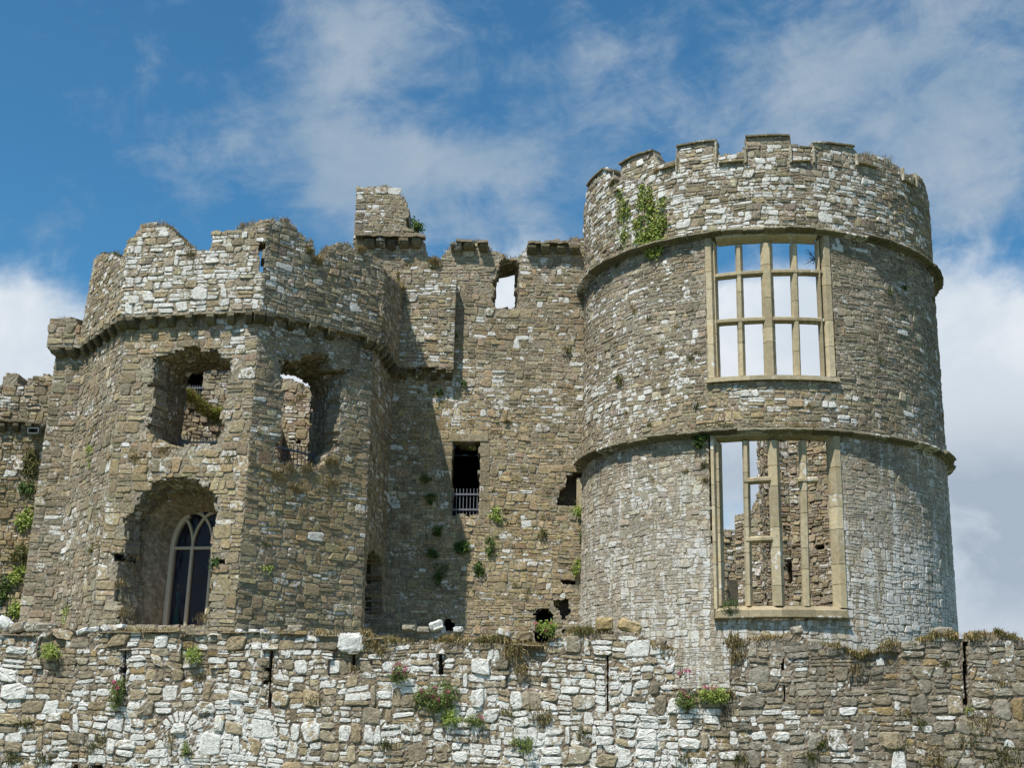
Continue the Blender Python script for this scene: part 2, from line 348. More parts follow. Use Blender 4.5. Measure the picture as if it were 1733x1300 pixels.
def stones(mb, S, u0, u1, z0, z1, solid, colf, hr=(.16, .30), wr=(.18, .42), w0=0.0, prot=(.015, .05), joint=.009, seed=0, N=8, wave=.035, near=False, wf=None, quads=None, expo=.36, clips=()):
    rng = np.random.default_rng(seed)
    L = layout(u0, u1, z0, z1, hr, wr, rng) if quads is None else quads
    if quads is None:
        a, b, c, d = L.T; q = np.stack([np.stack([a, c], 1), np.stack([b, c], 1), np.stack([b, d], 1), np.stack([a, d], 1)], 1)
    else: q = np.asarray(quads, float)
    ph = seed*1.7
    if wave:
        X = q[..., 0]; Y = q[..., 1]; e = np.clip(np.minimum(X-u0, u1-X)/.3, 0, 1)
        q = np.stack([X+wave*e*1.6*(vn(X*2.3, Y*2.9, seed+5)-.5), Y+wave*2.4*(vn(X*.9+ph, Y*1.3, seed+6)-.5)+wave*.9*(vn(X*3.7, Y*3.1, seed+8)-.5)], -1)
    s0 = np.minimum(np.abs(q[:, 1, 0]-q[:, 0, 0]), np.abs(q[:, 3, 1]-q[:, 0, 1]))[:, None, None]
    q = q+rng.uniform(-1, 1, q.shape)*np.array([.26, .15])*(s0 if quads is None else s0*.2)
    for c in clips:       # stones stop at the straight edges of slits and openings
        c = np.array(c); ua, ub, za, zb = c[:, 0].min(), c[:, 0].max(), c[:, 1].min(), c[:, 1].max(); m0 = q.mean(1)
        hit = (q[:, :, 0].max(1) > ua) & (q[:, :, 0].min(1) < ub) & (q[:, :, 1].max(1) > za) & (q[:, :, 1].min(1) < zb)
        inz = hit & (m0[:, 1] > za) & (m0[:, 1] < zb); L_ = inz & (m0[:, 0] < (ua+ub)/2); R_ = inz & ~L_
        q[L_, :, 0] = np.minimum(q[L_, :, 0], ua); q[R_, :, 0] = np.maximum(q[R_, :, 0], ub)
        o_ = hit & ~inz; T_ = o_ & (m0[:, 1] >= zb); B_ = o_ & ~T_; q[T_, :, 1] = np.maximum(q[T_, :, 1], zb); q[B_, :, 1] = np.minimum(q[B_, :, 1], za)
    q = q[(np.abs(q[:, 1, 0]-q[:, 0, 0]) > .025) & (np.abs(q[:, 2, 0]-q[:, 3, 0]) > .02) & (q[:, 3, 1]-q[:, 0, 1] > .015)]
    cen = q.mean(1)
    # mask
    ok = solid(cen[:, 0], cen[:, 1]); cnt = 0
    for k in range(4):
        p = cen+(q[:, k]-cen)*.75; cnt = cnt+solid(p[:, 0], p[:, 1]).astype(int)
    q = q[ok & (cnt >= 3)]; cen = q.mean(1); n = len(q)
    if n == 0: return
    su = np.abs(q[:, 1, 0]-q[:, 0, 0]); sz = np.abs(q[:, 3, 1]-q[:, 0, 1])
    ku = np.clip(1-joint*rng.uniform(.5, 1.6, n)/np.maximum(su, .03), .6, 1); kz = np.clip(1-joint*rng.uniform(.5, 1.6, n)/np.maximum(sz, .03), .55, 1)
    th = (np.arange(N)+.5)/N*2*np.pi; c, s_ = np.cos(th), np.sin(th)
    ex = np.sign(c)*np.abs(c)**expo; ey = np.sign(s_)*np.abs(s_)**expo
    rn = 1+rng.uniform(-.15, .07, (n, N)); x = ex*rn*ku[:, None]; y = ey*rn*kz[:, None]
    def bil(x, y):
        a = (1-x)*(1-y)/4; b = (1+x)*(1-y)/4; c = (1+x)*(1+y)/4; d = (1-x)*(1+y)/4
        return a[..., None]*q[:, None, 0]+b[..., None]*q[:, None, 1]+c[..., None]*q[:, None, 2]+d[..., None]*q[:, None, 3]
    pr = rng.uniform(*prot, n)*np.clip(np.sqrt(su*sz)/.16, .6, 1.5)
    sh = np.zeros(n) if wf is None else wf(cen[:, 0], cen[:, 1])
    rings = [(1.0, -.03, 0), (.985, .55, 0), (.88, .95, .12)] + ([(.45, 1.05, .22)] if near else [])
    tilt = rng.uniform(-.4, .4, (n, 2))
    V = []
    for (k, f, jt) in rings:
        P = bil(x*k, y*k); base = w0+sh[:, None]
        w = base+(pr[:, None]*(f+jt*rng.uniform(-1, 1, (n, N))) if f > 0 else np.full((n, N), f))
        if f > 0: w = w+pr[:, None]*(tilt[:, :1]*x*k+tilt[:, 1:]*y*k)*.6
        V.append((P, w))
    P = bil(np.zeros((n, 1)), np.zeros((n, 1))); V.append((P, (w0+sh+pr*1.05)[:, None]))
    P = np.concatenate([a for a, _ in V], 1); Wt = np.concatenate([b for _, b in V], 1)
    ucl = np.clip(P[..., 0], u0-.02, u1+.02) if isinstance(S, Poly) else P[..., 0]
    XYZ = S.map(ucl, P[..., 1], Wt); nv = XYZ.shape[1]; nr = len(rings)
    ar = np.arange(N); nx = (ar+1) % N; fq = np.concatenate([np.stack([r*N+ar, r*N+nx, (r+1)*N+nx, (r+1)*N+ar], 1) for r in range(nr-1)])
    ft = np.stack([(nr-1)*N+ar, (nr-1)*N+nx, np.full(N, nr*N)], 1)
    off = (np.arange(n)*nv)[:, None, None]
    col = colf(S.map(cen[:, 0], cen[:, 1], 0.0), cen, rng); C = np.repeat(col, nv, axis=0)
    start = mb.nv
    mb.add(XYZ.reshape(-1, 3), (fq[None]+off).reshape(-1, 4), C, 0)
    mb.f.append(((ft[None]+off).reshape(-1, 3)+start, 0, False))

# colours of individual stones -----------------------------------------------------------
PAL = dict(grey=np.array([(.235, .215, .185), (.29, .265, .23), (.20, .185, .165), (.255, .225, .18)]),
           warm=np.array([(.30, .245, .17), (.255, .22, .165), (.34, .29, .21), (.235, .19, .135)]),
           dark=np.array([(.15, .14, .125), (.18, .165, .145), (.13, .12, .105), (.21, .19, .155)]),
           pale=np.array([(.36, .335, .29), (.32, .30, .26), (.40, .37, .32), (.28, .26, .225)]))
for _k in PAL: PAL[_k] = (PAL[_k]*.55+np.array((.262, .232, .186))*.45)*1.30*np.array((1.0, .975, .895))
def gsum(px, py, lst):
    t = 0
    for cx, cy, rx, ry, v in lst: t = t+v*np.exp(-((px-cx)/rx)**2-((py-cy)/ry)**2)
    return t
def colf(base_l, lich, warm=.4, dark=.3, pale=.2, ochre=(), gain=1.0, lgain=1.0, stain=()):
    """stone colours: mix of the four families, share of white lichen per stone from patches over the wall"""
    def f(P, cen, rng):
        n = len(P); px, py = proj(P); big = fbm(P[:, 0]*.7+P[:, 1]*.5, P[:, 2]*.7, 11); r = rng.random(n)
        og = gsum(px, py, ochre) if len(ochre) else np.zeros(n)
        wr = warm+(big-.5)*.8+og; dk = dark-(big-.5)*.5
        fam = np.where(r < wr, 1, np.where(r < wr+dk, 2, np.where(r < wr+dk+pale, 3, 0)))
        A = np.stack([PAL[k] for k in ('grey', 'warm', 'dark', 'pale')]); c = A[fam, rng.integers(0, 4, n)]*rng.uniform(.82, 1.2, (n, 1))*gain
        c = c*rng.uniform(.95, 1.05, (n, 3))*(.86+.3*fbm(P[:, 0]*.35+P[:, 1]*.3, P[:, 2]*.35, 41))[:, None]
        for zz_ in stain: d_ = zz_-P[:, 2]; c = c*(1-(.50*np.clip(vn(cen[:, 0]*1.9, cen[:, 0]*0+zz_, 91)*1.5-.25, 0, 1)*np.exp(-np.clip(d_, 0, 9)/(.35+.9*vn(cen[:, 0]*2.7, cen[:, 0]*0+zz_, 92)))*(d_ > 0)))[:, None]
        og = np.clip(og, 0, .5)[:, None]; c = c*(1-og)+c*og*np.array((1.04, .97, .74))
        pr = base_l+gsum(px, py, lich)*lgain+(fbm(P[:, 0]*1.1+P[:, 1], P[:, 2]*1.1, 23)-.5)*.9*lgain-.03
        li = np.where(rng.random(n) < pr, rng.uniform(.5, .92, n), rng.uniform(.05, .55, n))
        return np.concatenate([c, li[:, None]], 1)
    return f

# dressed-stone bars, curved with the wall they stand in ---------------------------------------
SEC = [(-.5, 0.0), (-.5, .45), (-.22, 1.0), (.22, 1.0), (.5, .45), (.5, 0.0)]
def bar_v(mb, S, ub, ut, zb, zt, width, wb, wf, col, sec=SEC, n=10, rng=None, jit=.004):
    k = len(sec); V = []; f = []
    for i in range(n+1):
        t = i/n; z = zb+(zt-zb)*t; u = ub+(ut-ub)*t; sc_ = 1+(0 if rng is None else rng.uniform(-jit*6, jit*6))
        V.append(S.map(np.array([u+a*width*sc_ for a, _ in sec]), np.full(k, z), np.array([wb+(wf-wb)*b for _, b in sec])))
    for i in range(n):
        for j in range(k): a, b = i*k+j, i*k+(j+1) % k; f.append((a, b, b+k, a+k))
    mb.add(np.vstack(V), f, col)
    V = np.vstack(V); st = mb.nv
    for base, rev in ((0, 1), (n*k, 0)):
        vv = V[base:base+k]; o = list(range(k)); mb.add(vv, [o[::-1] if rev else o], col)
def bar_h(mb, S, ua, ub, za, zb, height, wb, wf, col, sec=SEC, n=None, rng=None, jit=0.0):
    n = n or max(2, int((ub-ua)/.12)); k = len(sec); V = []; f = []
    for i in range(n+1):
        t = i/n; u = ua+(ub-ua)*t; z = za+(zb-za)*t+(0 if rng is None else rng.uniform(-jit, jit)); dw = 0 if rng is None else rng.uniform(-jit, jit)
        V.append(S.map(np.full(k, u), np.array([z-a*height for a, _ in sec]), np.array([wb+(wf-wb)*b+dw*b for _, b in sec])))
    V = np.vstack(V)
    for i in range(n):
        for j in range(k): a, b = i*k+j, i*k+(j+1) % k; f.append((a, a+k, b+k, b)[::-1])
    mb.add(V, f, col)
    for base, rev in ((0, 0), (n*k, 1)):
        o = list(range(k)); mb.add(V[base:base+k], [o[::-1] if rev else o], col)
def box(mb, P, ax, ay, az, col, jit=0.0, rng=None, mat=0):
    """block: centre P, half-axis vectors; slightly chipped corners when jit is given"""
    P, ax, ay, az = map(lambda q: np.asarray(q, float), (P, ax, ay, az)); V = []
    for k in (.86, 1.0, 1.0, .86):
        pass
    lv = [(-1, .88), (-.88, 1.0), (.88, 1.0), (1, .88)]
    for (z, s_) in lv:
        for (x, y) in ((-1, -.86), (-.86, -1), (.86, -1), (1, -.86), (1, .86), (.86, 1), (-.86, 1), (-1, .86)):
            V.append(P+ax*x*s_+ay*y*s_+az*z)
    V = np.array(V)
    if jit: V = V+rng.uniform(-1, 1, V.shape)*jit
    f = [(i*8+j, i*8+(j+1) % 8, (i+1)*8+(j+1) % 8, (i+1)*8+j) for i in range(3) for j in range(8)]
    mb.add(V, f, col, mat)
    mb.add(V[:8], [tuple(range(8))[::-1]], col, mat); mb.add(V[24:], [tuple(range(8))], col, mat)
def rod(mb, A, B, r, col, n=6):
    A = np.asarray(A, float); B = np.asarray(B, float); d = B-A; d = d/np.linalg.norm(d); e = np.cross(d, [0.3, 1, .2]); e /= np.linalg.norm(e); g = np.cross(d, e)
    th = np.arange(n)/n*2*np.pi; ring = np.cos(th)[:, None]*e*r+np.sin(th)[:, None]*g*r
    V = np.vstack([A+ring, B+ring]); mb.add(V, [(i, (i+1) % n, n+(i+1) % n, n+i) for i in range(n)], col); mb.add(B+ring, [tuple(range(n))], col)
def resample(poly, n):
    p = np.array(list(poly)+[poly[0]]); L = np.concatenate([[0], np.cumsum(np.hypot(*np.diff(p, axis=0).T))]); t = np.linspace(0, L[-1], n, endpoint=False)
    return np.stack([np.interp(t, L, p[:, 0]), np.interp(t, L, p[:, 1])], 1)
def by_angle(poly, cen, n):
    """outline resampled at even bearings round its middle, so two outlines can be joined point to point"""
    p = resample(poly, 720)-cen; a = np.unwrap(np.arctan2(p[:, 1], p[:, 0])); t = np.linspace(-np.pi, np.pi, n, endpoint=False)
    am = np.mod(a+np.pi, 2*np.pi)-np.pi; o = np.argsort(am); am = am[o]; r = np.hypot(p[:, 0], p[:, 1])[o]
    R = np.interp(t, np.concatenate([am-2*np.pi, am, am+2*np.pi]), np.tile(r, 3)); return np.stack([np.cos(t)*R, np.sin(t)*R], 1)+cen
def loft(mb, S, A, wa, B, wb, col, n=120, K=14, rough=.05, seed=0, ease=1.0, smooth=False, tail=0.0):
    A = np.array(A); B = np.array(B); a = by_angle(A, A.mean(0), n); b = by_angle(B, B.mean(0), n); rng = np.random.default_rng(seed); V = []
    for k in range(K+1):
        t = k/K; te = t**ease; p = a*(1-te)+b*te; w = wa+(wb-wa)*t
        am = rough*(1 if 0 < k < K else .2)
        V.append(S.map(p[:, 0]+rng.uniform(-1, 1, n)*am, p[:, 1]+rng.uniform(-1, 1, n)*am, w+rng.uniform(-1, 1, n)*am*.5))
    if tail: V.append(S.map(b[:, 0], b[:, 1], wb-tail)); K += 1
    V = np.vstack(V); f = [(k*n+i, k*n+(i+1) % n, (k+1)*n+(i+1) % n, (k+1)*n+i) for k in range(K) for i in range(n)]
    c = np.tile(np.asarray(col, float), (len(V), 1)); c[:, :3] *= rng.uniform(.7, 1.3, (len(V), 1)) if rough > .01 else 1
    mb.add(V, f, c, 0, smooth)

class LoftS:
    """the inside of a torn opening as a surface: u runs round it, z goes inward, w stands off towards its middle"""
    def __init__(s, S, A, wa, B, wb):
        A = np.array(A); B = np.array(B); s.S = S; s.n = 360; s.ca = A.mean(0); s.a = by_angle(A, A.mean(0), s.n); s.b = by_angle(B, B.mean(0), s.n); s.wa = wa; s.wb = wb
        s.per = np.hypot(*np.diff(np.vstack([s.a, s.a[:1]]), axis=0).T).sum(); q = np.vstack([s.a, s.a[:1]]); s.arc = np.concatenate([[0], np.cumsum(np.hypot(*np.diff(q, axis=0).T))])
    def map(s, u, z, w=0.0):
        sh = np.broadcast(u, z, w).shape; u = np.broadcast_to(u, sh).ravel() % s.per; z = np.broadcast_to(z, sh).ravel(); w = np.broadcast_to(w, sh).ravel()
        t = np.interp(u, s.arc, np.arange(s.n+1)); D = s.wa-s.wb; f = np.clip(z/D, 0, 1)
        g = lambda k, c: np.interp(t, np.arange(s.n+1), np.append(k[:, c], k[0, c]))
        p = np.stack([g(s.a, 0)*(1-f)+g(s.b, 0)*f, g(s.a, 1)*(1-f)+g(s.b, 1)*f], 1); c = s.ca*(1-f[:, None])+s.b.mean(0)*f[:, None]
        p = p+unit(c-p)*w[:, None]; return s.S.map(p[:, 0], p[:, 1], s.wa-z).reshape(sh+(3,))
def reveal_rubble(mb, S, A, wa, B, wb, seed, colf_, d1=None, prot=(.0, .07)):
    L = LoftS(S, A, wa, B, wb); stones(mb, L, 0, L.per, .0, d1 or (wa-wb), lambda u, z: u > -9, colf_, (.12, .26), (.12, .34), prot=prot, seed=seed, wave=.05)
# plants -------------------------------------------------------------------------------------
def unit(v): return v/np.maximum(np.linalg.norm(v, axis=-1, keepdims=True), 1e-9)
def blades(mb, P, rng, h=(.10, .25), lean=.5, width=.008, cols=((.36, .27, .12), (.30, .21, .09)), droop=.3, out=None):
    n = len(P); H = rng.uniform(*h, n)[:, None]; d = rng.normal(size=(n, 3)); d[:, 2] = 0; d = unit(d)
    if out is not None: d = unit(d+out)
    ln = rng.uniform(.1, 1, (n, 1))*lean; side = np.cross(d, [0, 0, 1.0]); side = unit(side+rng.normal(size=(n, 3))*.4)*width*rng.uniform(.6, 1.4, (n, 1))
    m = P+np.array([0, 0, 1.])*H*.55+d*H*ln*.4; t = P+np.array([0, 0, 1.])*H*(1-droop*ln)+d*H*ln*1.1
    V = np.stack([P-side, P+side, m+side*.8, m-side*.8, t], 1).reshape(-1, 3); o = (np.arange(n)*5)[:, None]
    c = np.array(cols)[rng.integers(0, len(cols), n)]*rng.uniform(.7, 1.3, (n, 1)); C = np.repeat(c, 5, 0); st = mb.nv
    mb.add(V, np.array([[0, 1, 2, 3]])+o, C); mb.f.append((np.array([[3, 2, 4]])+o+st, 0, False))
def leaves(mb, P, rng, size=(.03, .06), cols=((.10, .17, .03), (.15, .22, .05)), nrm=None, flat=.5, asp=.55):
    n = len(P); s_ = rng.uniform(*size, n)[:, None]; nn_ = rng.normal(size=(n, 3))
    nn_ = unit(nn_*flat+(0 if nrm is None else nrm)); a = unit(np.cross(nn_, rng.normal(size=(n, 3)))); b = np.cross(nn_, a)
    V = np.stack([P-a*s_, P-b*s_*asp+nn_*s_*.12, P+a*s_, P+b*s_*asp+nn_*s_*.12], 1).reshape(-1, 3)
    c = np.array(cols)[rng.integers(0, len(cols), n)]*rng.uniform(.65, 1.35, (n, 1))
    mb.add(V, np.arange(n*4).reshape(-1, 4), np.repeat(c, 4, 0))
GREEN = ((.07, .13, .025), (.10, .17, .035), (.05, .09, .02)); LIME = ((.34, .42, .09), (.25, .34, .06), (.42, .48, .14), (.18, .25, .05))
OLIVE = ((.15, .15, .05), (.10, .12, .035), (.20, .17, .07)); DRY = ((.42, .32, .15), (.33, .23, .10), (.50, .41, .23), (.22, .16, .08), (.24, .22, .09))

# ============================================================== SETTING
g = MB(); n = 40; xs = np.concatenate([-np.geomspace(3000, 20, 14), np.linspace(-15, 15, 7), np.geomspace(20, 3000, 14)])
X, Y = np.meshgrid(xs, xs+30, indexing='ij'); Zg = (vn(X*.05, Y*.05, 2)-.5)*.25*(np.abs(X) > 12)
V = np.stack([X, Y, Zg], -1).reshape(-1, 3); k = len(xs); i, j = np.meshgrid(range(k-1), range(k-1), indexing='ij'); i = i.ravel(); j = j.ravel()
g.add(V, np.stack([i*k+j, (i+1)*k+j, (i+1)*k+j+1, i*k+j+1], 1), (.1, .1, .05), 0, True)
tag(g.build('ground', ground_mat()), kind='structure')

def prof(S, pts, w=0.0):
    """top outline of a wall: list of (facet, [(px, py) ...])"""
    o = []
    for seg, q in pts: o += pl(S, q, seg, w)
    o = np.array(o); u = np.maximum.accumulate(o[:, 0]+np.arange(len(o))*1e-4); return u, o[:, 1]
def solid_fn(S, top, holes=(), zmin=-1, umin=-1e9, umax=1e9, fuzz=.10, rag=.0):
    tu, tz = top
    def f(u, z):
        r = (z < np.interp(u, tu, tz)+fuzz*(vn(u*4.3, u*0+.5, 9)-.5)+fuzz*.7*(vn(u*11, u*0+.5, 10)-.5)) & (z > zmin) & (u > umin) & (u < umax)
        uu = u+rag*(vn(u*4.1, z*6.3, 13)-.5)+rag*.6*(vn(u*9, z*13, 15)-.5); zz = z+rag*(vn(u*4.1, z*6.3, 14)-.5)+rag*.5*(vn(u*9, z*13, 16)-.5)
        for h in holes: r = r & ~inpoly(uu, zz, h)
        return r
    return f
MORTAR = (.32, .285, .225, .38)
def pit(mb, S, poly, w0, depth, col, grow=1.0, seed=0, cap=True):
    A = np.array(poly); c = A.mean(0); B = c+(A-c)*grow; loft(mb, S, A, w0, B, w0-depth, col, n=60, K=8, rough=.03, seed=seed)
    if cap:
        b = by_angle(B, B.mean(0), 60); mb.add(S.map(b[:, 0], b[:, 1], w0-depth), [tuple(range(60))], col)

# ============================================================== ROUND TOWER
RT_ = Cyl((6.72, 34.0), 4.77, .002, 11.0); ZU, ZL = 13.88, 8.86
UW = [(1193, 399), (1402, 394), (1416, 648), (1201, 650)]; LW = [(1199, 733), (1419, 731), (1433, 1049), (1208, 1049)]
uw, lw = pl(RT_, UW), pl(RT_, LW)
rt_top = prof(RT_, [(0, [(983, 346), (992, 342), (995, 316), (1006, 303), (1023, 286), (1038, 291), (1040, 316), (1049, 310), (1051, 279), (1068, 268), (1105, 256), (1113, 268), (1115, 281), (1143, 271), (1146, 248),
     (1168, 243), (1212, 239), (1214, 264), (1259, 259), (1262, 232), (1290, 230), (1335, 230), (1338, 250), (1373, 248), (1376, 242), (1400, 243), (1444, 248), (1448, 263), (1466, 265), (1480, 262), (1500, 268), (1522, 283),
     (1526, 292), (1546, 300), (1549, 294), (1560, 304), (1567, 320), (1572, 345)])])
small_rt = [pl(RT_, [(1540, 374), (1547, 374), (1546, 384), (1539, 384)]), pl(RT_, [(1416, 454), (1422, 454), (1422, 460), (1416, 460)])]
rt_solid = solid_fn(RT_, rt_top, [uw, lw]+small_rt, fuzz=.05)
rt = thing('round_tower', (6.72, 34.0, 0), 'ruined round stone tower with two tall mullioned windows and ivy below its battlements', 'tower')
mb = MB(); wall_grid(mb, RT_, np.arange(-9.3, 9.31, .062), np.arange(0, 17.6, .062), solid_fn(RT_, rt_top, [uw, lw], fuzz=.04), .36, 0, .016, MORTAR, seed=1, gf=.02)
ochA = [(1300, 1060, 160, 30, .5), (1185, 900, 30, 200, .15), (1300, 690, 170, 40, .5), (1560, 380, 60, 80, .35)]
cf_top = colf(.14, [(1040, 340, 60, 60, .25), (1200, 340, 140, 70, .35), (1380, 340, 130, 60, .30), (1340, 410, 200, 22, .4), (1560, 330, 50, 90, -.15)], warm=.16, dark=.5, pale=.14, ochre=ochA, gain=np.array((1.0, 1.0, 1.0)))
cf_mid = colf(.05, [(1080, 560, 100, 130, .16), (1060, 690, 110, 45, .30), (1340, 680, 170, 35, .34), (1150, 650, 60, 70, .15), (1510, 560, 80, 200, -.06)], warm=.08, dark=.5, pale=.22, ochre=ochA, gain=np.array((1.0, 1.01, 1.04)), stain=(ZU-.1,))
cf_low = colf(.03, [(1060, 900, 60, 200, .08), (1190, 960, 30, 60, .2)], warm=.06, dark=.30, pale=.34, ochre=ochA, gain=np.array((1.2, 1.21, 1.26)), stain=(ZL-.1,))
us0, us1 = -8.15, 6.9
stones(mb, RT_, us0, us1, ZU+.02, 17.6, rt_solid, cf_top, (.14, .28), (.16, .42), prot=(.010, .034), seed=11)
stones(mb, RT_, us0, us1, ZL+.02, ZU-.05, rt_solid, cf_mid, (.08, .25), (.09, .42), prot=(.006, .026), seed=12, wave=.045, clips=[uw, lw])
wall_rt = mb.build('wall', STONE, rt)
mb = MB(); stones(mb, RT_, us0, us1, 2.4, ZL-.06, rt_solid, cf_low, (.07, .23), (.08, .36), prot=(.003, .017), seed=13, wave=.045, joint=.007, clips=[lw])
mb.build('lower_wall_facing', STREAK, rt)
# string courses: weathered slabs with a hollow beneath, some broken short
SEC_S = [(-.5, 0.0), (-.22, .92), (.02, 1.0), (.20, .82), (.32, .42), (.5, .30), (.5, 0.0)]
def string(z, seed, gaps=(), wmax=.24, h=.19):
    rng = np.random.default_rng(seed); mb = MB(); u = -9.2
    while u < 9.2:
        L = rng.uniform(.45, 1.1); c = np.array([.17, .16, .115])*rng.uniform(.7, 1.4); w = wmax*rng.uniform(.74, 1.12); zz = z+rng.uniform(-.02, .02); px, _ = proj(RT_.map(np.array([u+L/2]), z, 0.)[0])
        for a, b, fct in gaps:
            if a < px < b: w *= fct
        bar_h(mb, RT_, u, u+L-.008, zz, zz+rng.uniform(-.015, .015), h, -.05, w, np.append(c, rng.uniform(0, .55)), SEC_S, n=max(4, int(L/.10)), rng=rng, jit=.010); u += L
    return mb
string(ZU-.09, 5, [(1215, 1300, .8)]).build('string_course', STONE, rt)
string(ZL-.09, 6, [(1230, 1290, .55), (1345, 1390, .35), (1020, 1080, .9)], .25, .19).build('string_course', STONE, rt)
# copings on the merlons and in the crenels
rng = np.random.default_rng(4); mb = MB()
for (x0, y0, x1, y1) in [(1051, 279, 1070, 267), (1070, 267, 1105, 256), (1147, 249, 1180, 243), (1180, 242, 1212, 239), (1263, 233, 1296, 231), (1297, 231, 1335, 231), (1377, 243, 1410, 244), (1411, 245, 1444, 249), (996, 315, 1023, 287), (1023, 286, 1037, 291)]:
    mb = MB(); (a, za), (b, zb) = RT_.pix(x0, y0), RT_.pix(x1, y1); bar_h(mb, RT_, a-.02, b+.01, za+.02, zb+.02, .09, -.34, .07, (.2, .185, .13, rng.uniform(0, .5)), SEC, rng=rng, jit=.008); mb.build('merlon_coping', STONE, rt)
mb = MB()
for (x0, y0, x1, y1) in [(1217, 277, 1257, 273), (1341, 274, 1371, 273), (1450, 276, 1482, 284), (1527, 305, 1545, 316), (1118, 287, 1143, 281), (1042, 325, 1050, 320)]:
    mb = MB(); (a, za), (b, zb) = RT_.pix(x0, y0), RT_.pix(x1, y1); bar_h(mb, RT_, a, b, za, zb, .07, 0, .09, (.24, .21, .13, .3), SEC, rng=rng, jit=.006); mb.build('crenel_ledge', STONE, rt)
for x, y0, y1 in [(1212, 262, 278), (1262, 256, 276), (1337, 247, 276), (1376, 250, 276), (1448, 262, 280), (1525, 285, 305), (1547, 295, 316), (1146, 268, 292), (1212, 240, 262)]:
    mb = MB(); (a, za), (_, zb) = RT_.pix(x, y0), RT_.pix(x, y1); bar_v(mb, RT_, a, a, zb, za, .07, 0, .08, (.34, .31, .23, .45), n=4, rng=rng); mb.build('crenel_edge_slab', STONE, rt)
DC = (.53, .46, .32)
def dc(rng, li=.25, k=1.0): return (*(np.array(DC)*rng.uniform(.74, 1.10)*k), rng.uniform(.1, li+.15))
def vbar(mb, xb, yb, xt, yt, width, wb, wf, rng, pieces=4, li=.25, k=1.0, S=RT_, seg=0, sec=SEC, w=0.0):
    (ub, zb), (ut, zt) = S.pix(xb, yb, seg, w), S.pix(xt, yt, seg, w); cuts = np.linspace(0, 1, pieces+1); cuts[1:-1] += rng.uniform(-.06, .06, pieces-1)
    for a, b in zip(cuts[:-1], cuts[1:]):
        bar_v(mb, S, ub+(ut-ub)*a, ub+(ut-ub)*b, zb+(zt-zb)*a+.006, zb+(zt-zb)*b-.006, width, wb, wf, dc(rng, li, k), sec, n=5, rng=rng)
def hbar(mb, xl, yl, xr, yr, height, wb, wf, rng, pieces=3, li=.25, k=1.0, S=RT_, seg=0, sec=SEC, jit=.003, w=0.0):
    (ul, zl), (ur, zr) = S.pix(xl, yl, seg, w), S.pix(xr, yr, seg, w)
    for i in range(pieces):
        a, b = i/pieces, (i+1)/pieces
        bar_h(mb, S, ul+(ur-ul)*a+.002, ul+(ur-ul)*b-.002, zl+(zr-zl)*a, zl+(zr-zl)*b, height, wb, wf, dc(rng, li, k), sec, rng=rng, jit=jit)
JL = [(-.5, 0), (-.5, 1), (.10, 1.0), (.5, .15), (.5, 0)]; JR = [(-.5, 0), (-.5, .15), (-.10, 1.0), (.5, 1.0), (.5, 0)]
HD = [(-.5, 0), (-.5, 1), (.0, 1.0), (.5, .2), (.5, 0)]; SL = [(-.5, 0), (-.5, .35), (-.1, 1.0), (.5, 1.0), (.5, 0)]
rng = np.random.default_rng(21)
win = MB(); vbar(win, 1208, 640, 1201, 402, .24, -.24, .035, rng, 5, sec=JL); vbar(win, 1406, 638, 1394, 397, .23, -.24, .035, rng, 5, sec=JR)
hbar(win, 1211, 405, 1382, 401, .22, -.24, .035, rng, 3, sec=HD)
hbar(win, 1189, 397, 1407, 391, .07, -.1, .09, rng, 3, sec=SEC, k=.9)
vbar(win, 1214, 638, 1207, 408, .05, -.22, -.01, rng, 3, k=.9); vbar(win, 1396, 636, 1385, 405, .05, -.22, -.02, rng, 3, k=.9)
wi = win.build('window', DRESS, rt)
m_ = MB(); hbar(m_, 1196, 644, 1418, 642, .17, -.24, .11, rng, 3, sec=SL, li=.2, k=.8); m_.build('sill', DRESS, wi)
for xb, yb, xt, yt, wd, wf in [(1255, 635, 1249, 412, .18, -.04), (1305, 635, 1297, 410, .30, .01), (1352, 634, 1345, 410, .18, -.04)]:
    m_ = MB(); vbar(m_, xb, yb, xt, yt, wd, -.22, wf, rng, 5, li=.2, k=.93); m_.build('mullion', DRESS, wi)
for yl, yr in ((466, 459), (544, 541)):
    m_ = MB(); hbar(m_, 1208, yl, 1396, yr, .155, -.21, -.03, rng, 4, li=.4, k=.85); m_.build('transom', DRESS, wi)
# lower window, its left and right transoms broken away
rng = np.random.default_rng(22); win = MB()
vbar(win, 1212, 1032, 1205, 738, .16, -.24, .04, rng, 7, li=.4); vbar(win, 1220, 1026, 1214, 748, .10, -.24, -.04, rng, 7, li=.4, k=.92, sec=JL)
vbar(win, 1425, 1030, 1412, 738, .23, -.24, .035, rng, 7, li=.4, sec=JR, k=.95)
hbar(win, 1209, 741, 1408, 738, .17, -.24, .03, rng, 4, sec=HD, li=.4, k=.9)
hbar(win, 1203, 733, 1290, 733, .07, -.1, .09, rng, 3, k=.8); hbar(win, 1330, 733, 1418, 731, .07, -.1, .09, rng, 2, k=.85)
wi = win.build('window', DRESS, rt)
m_ = MB(); hbar(m_, 1212, 1037, 1432, 1037, .27, -.24, .09, rng, 4, sec=SL, li=.22, k=.66); hbar(m_, 1209, 1047, 1433, 1046, .06, -.1, .15, rng, 3, li=.4, k=.6); m_.build('sill', DRESS, wi)
for xb, yb, xt, yt, wd, wf in [(1267, 1026, 1261, 745, .17, -.04), (1319, 1026, 1309, 745, .28, .01), (1368, 1026, 1361, 745, .18, -.04)]:
    m_ = MB(); vbar(m_, xb, yb, xt, yt, wd, -.22, wf, rng, 6, li=.35, k=.9); m_.build('mullion', DRESS, wi)
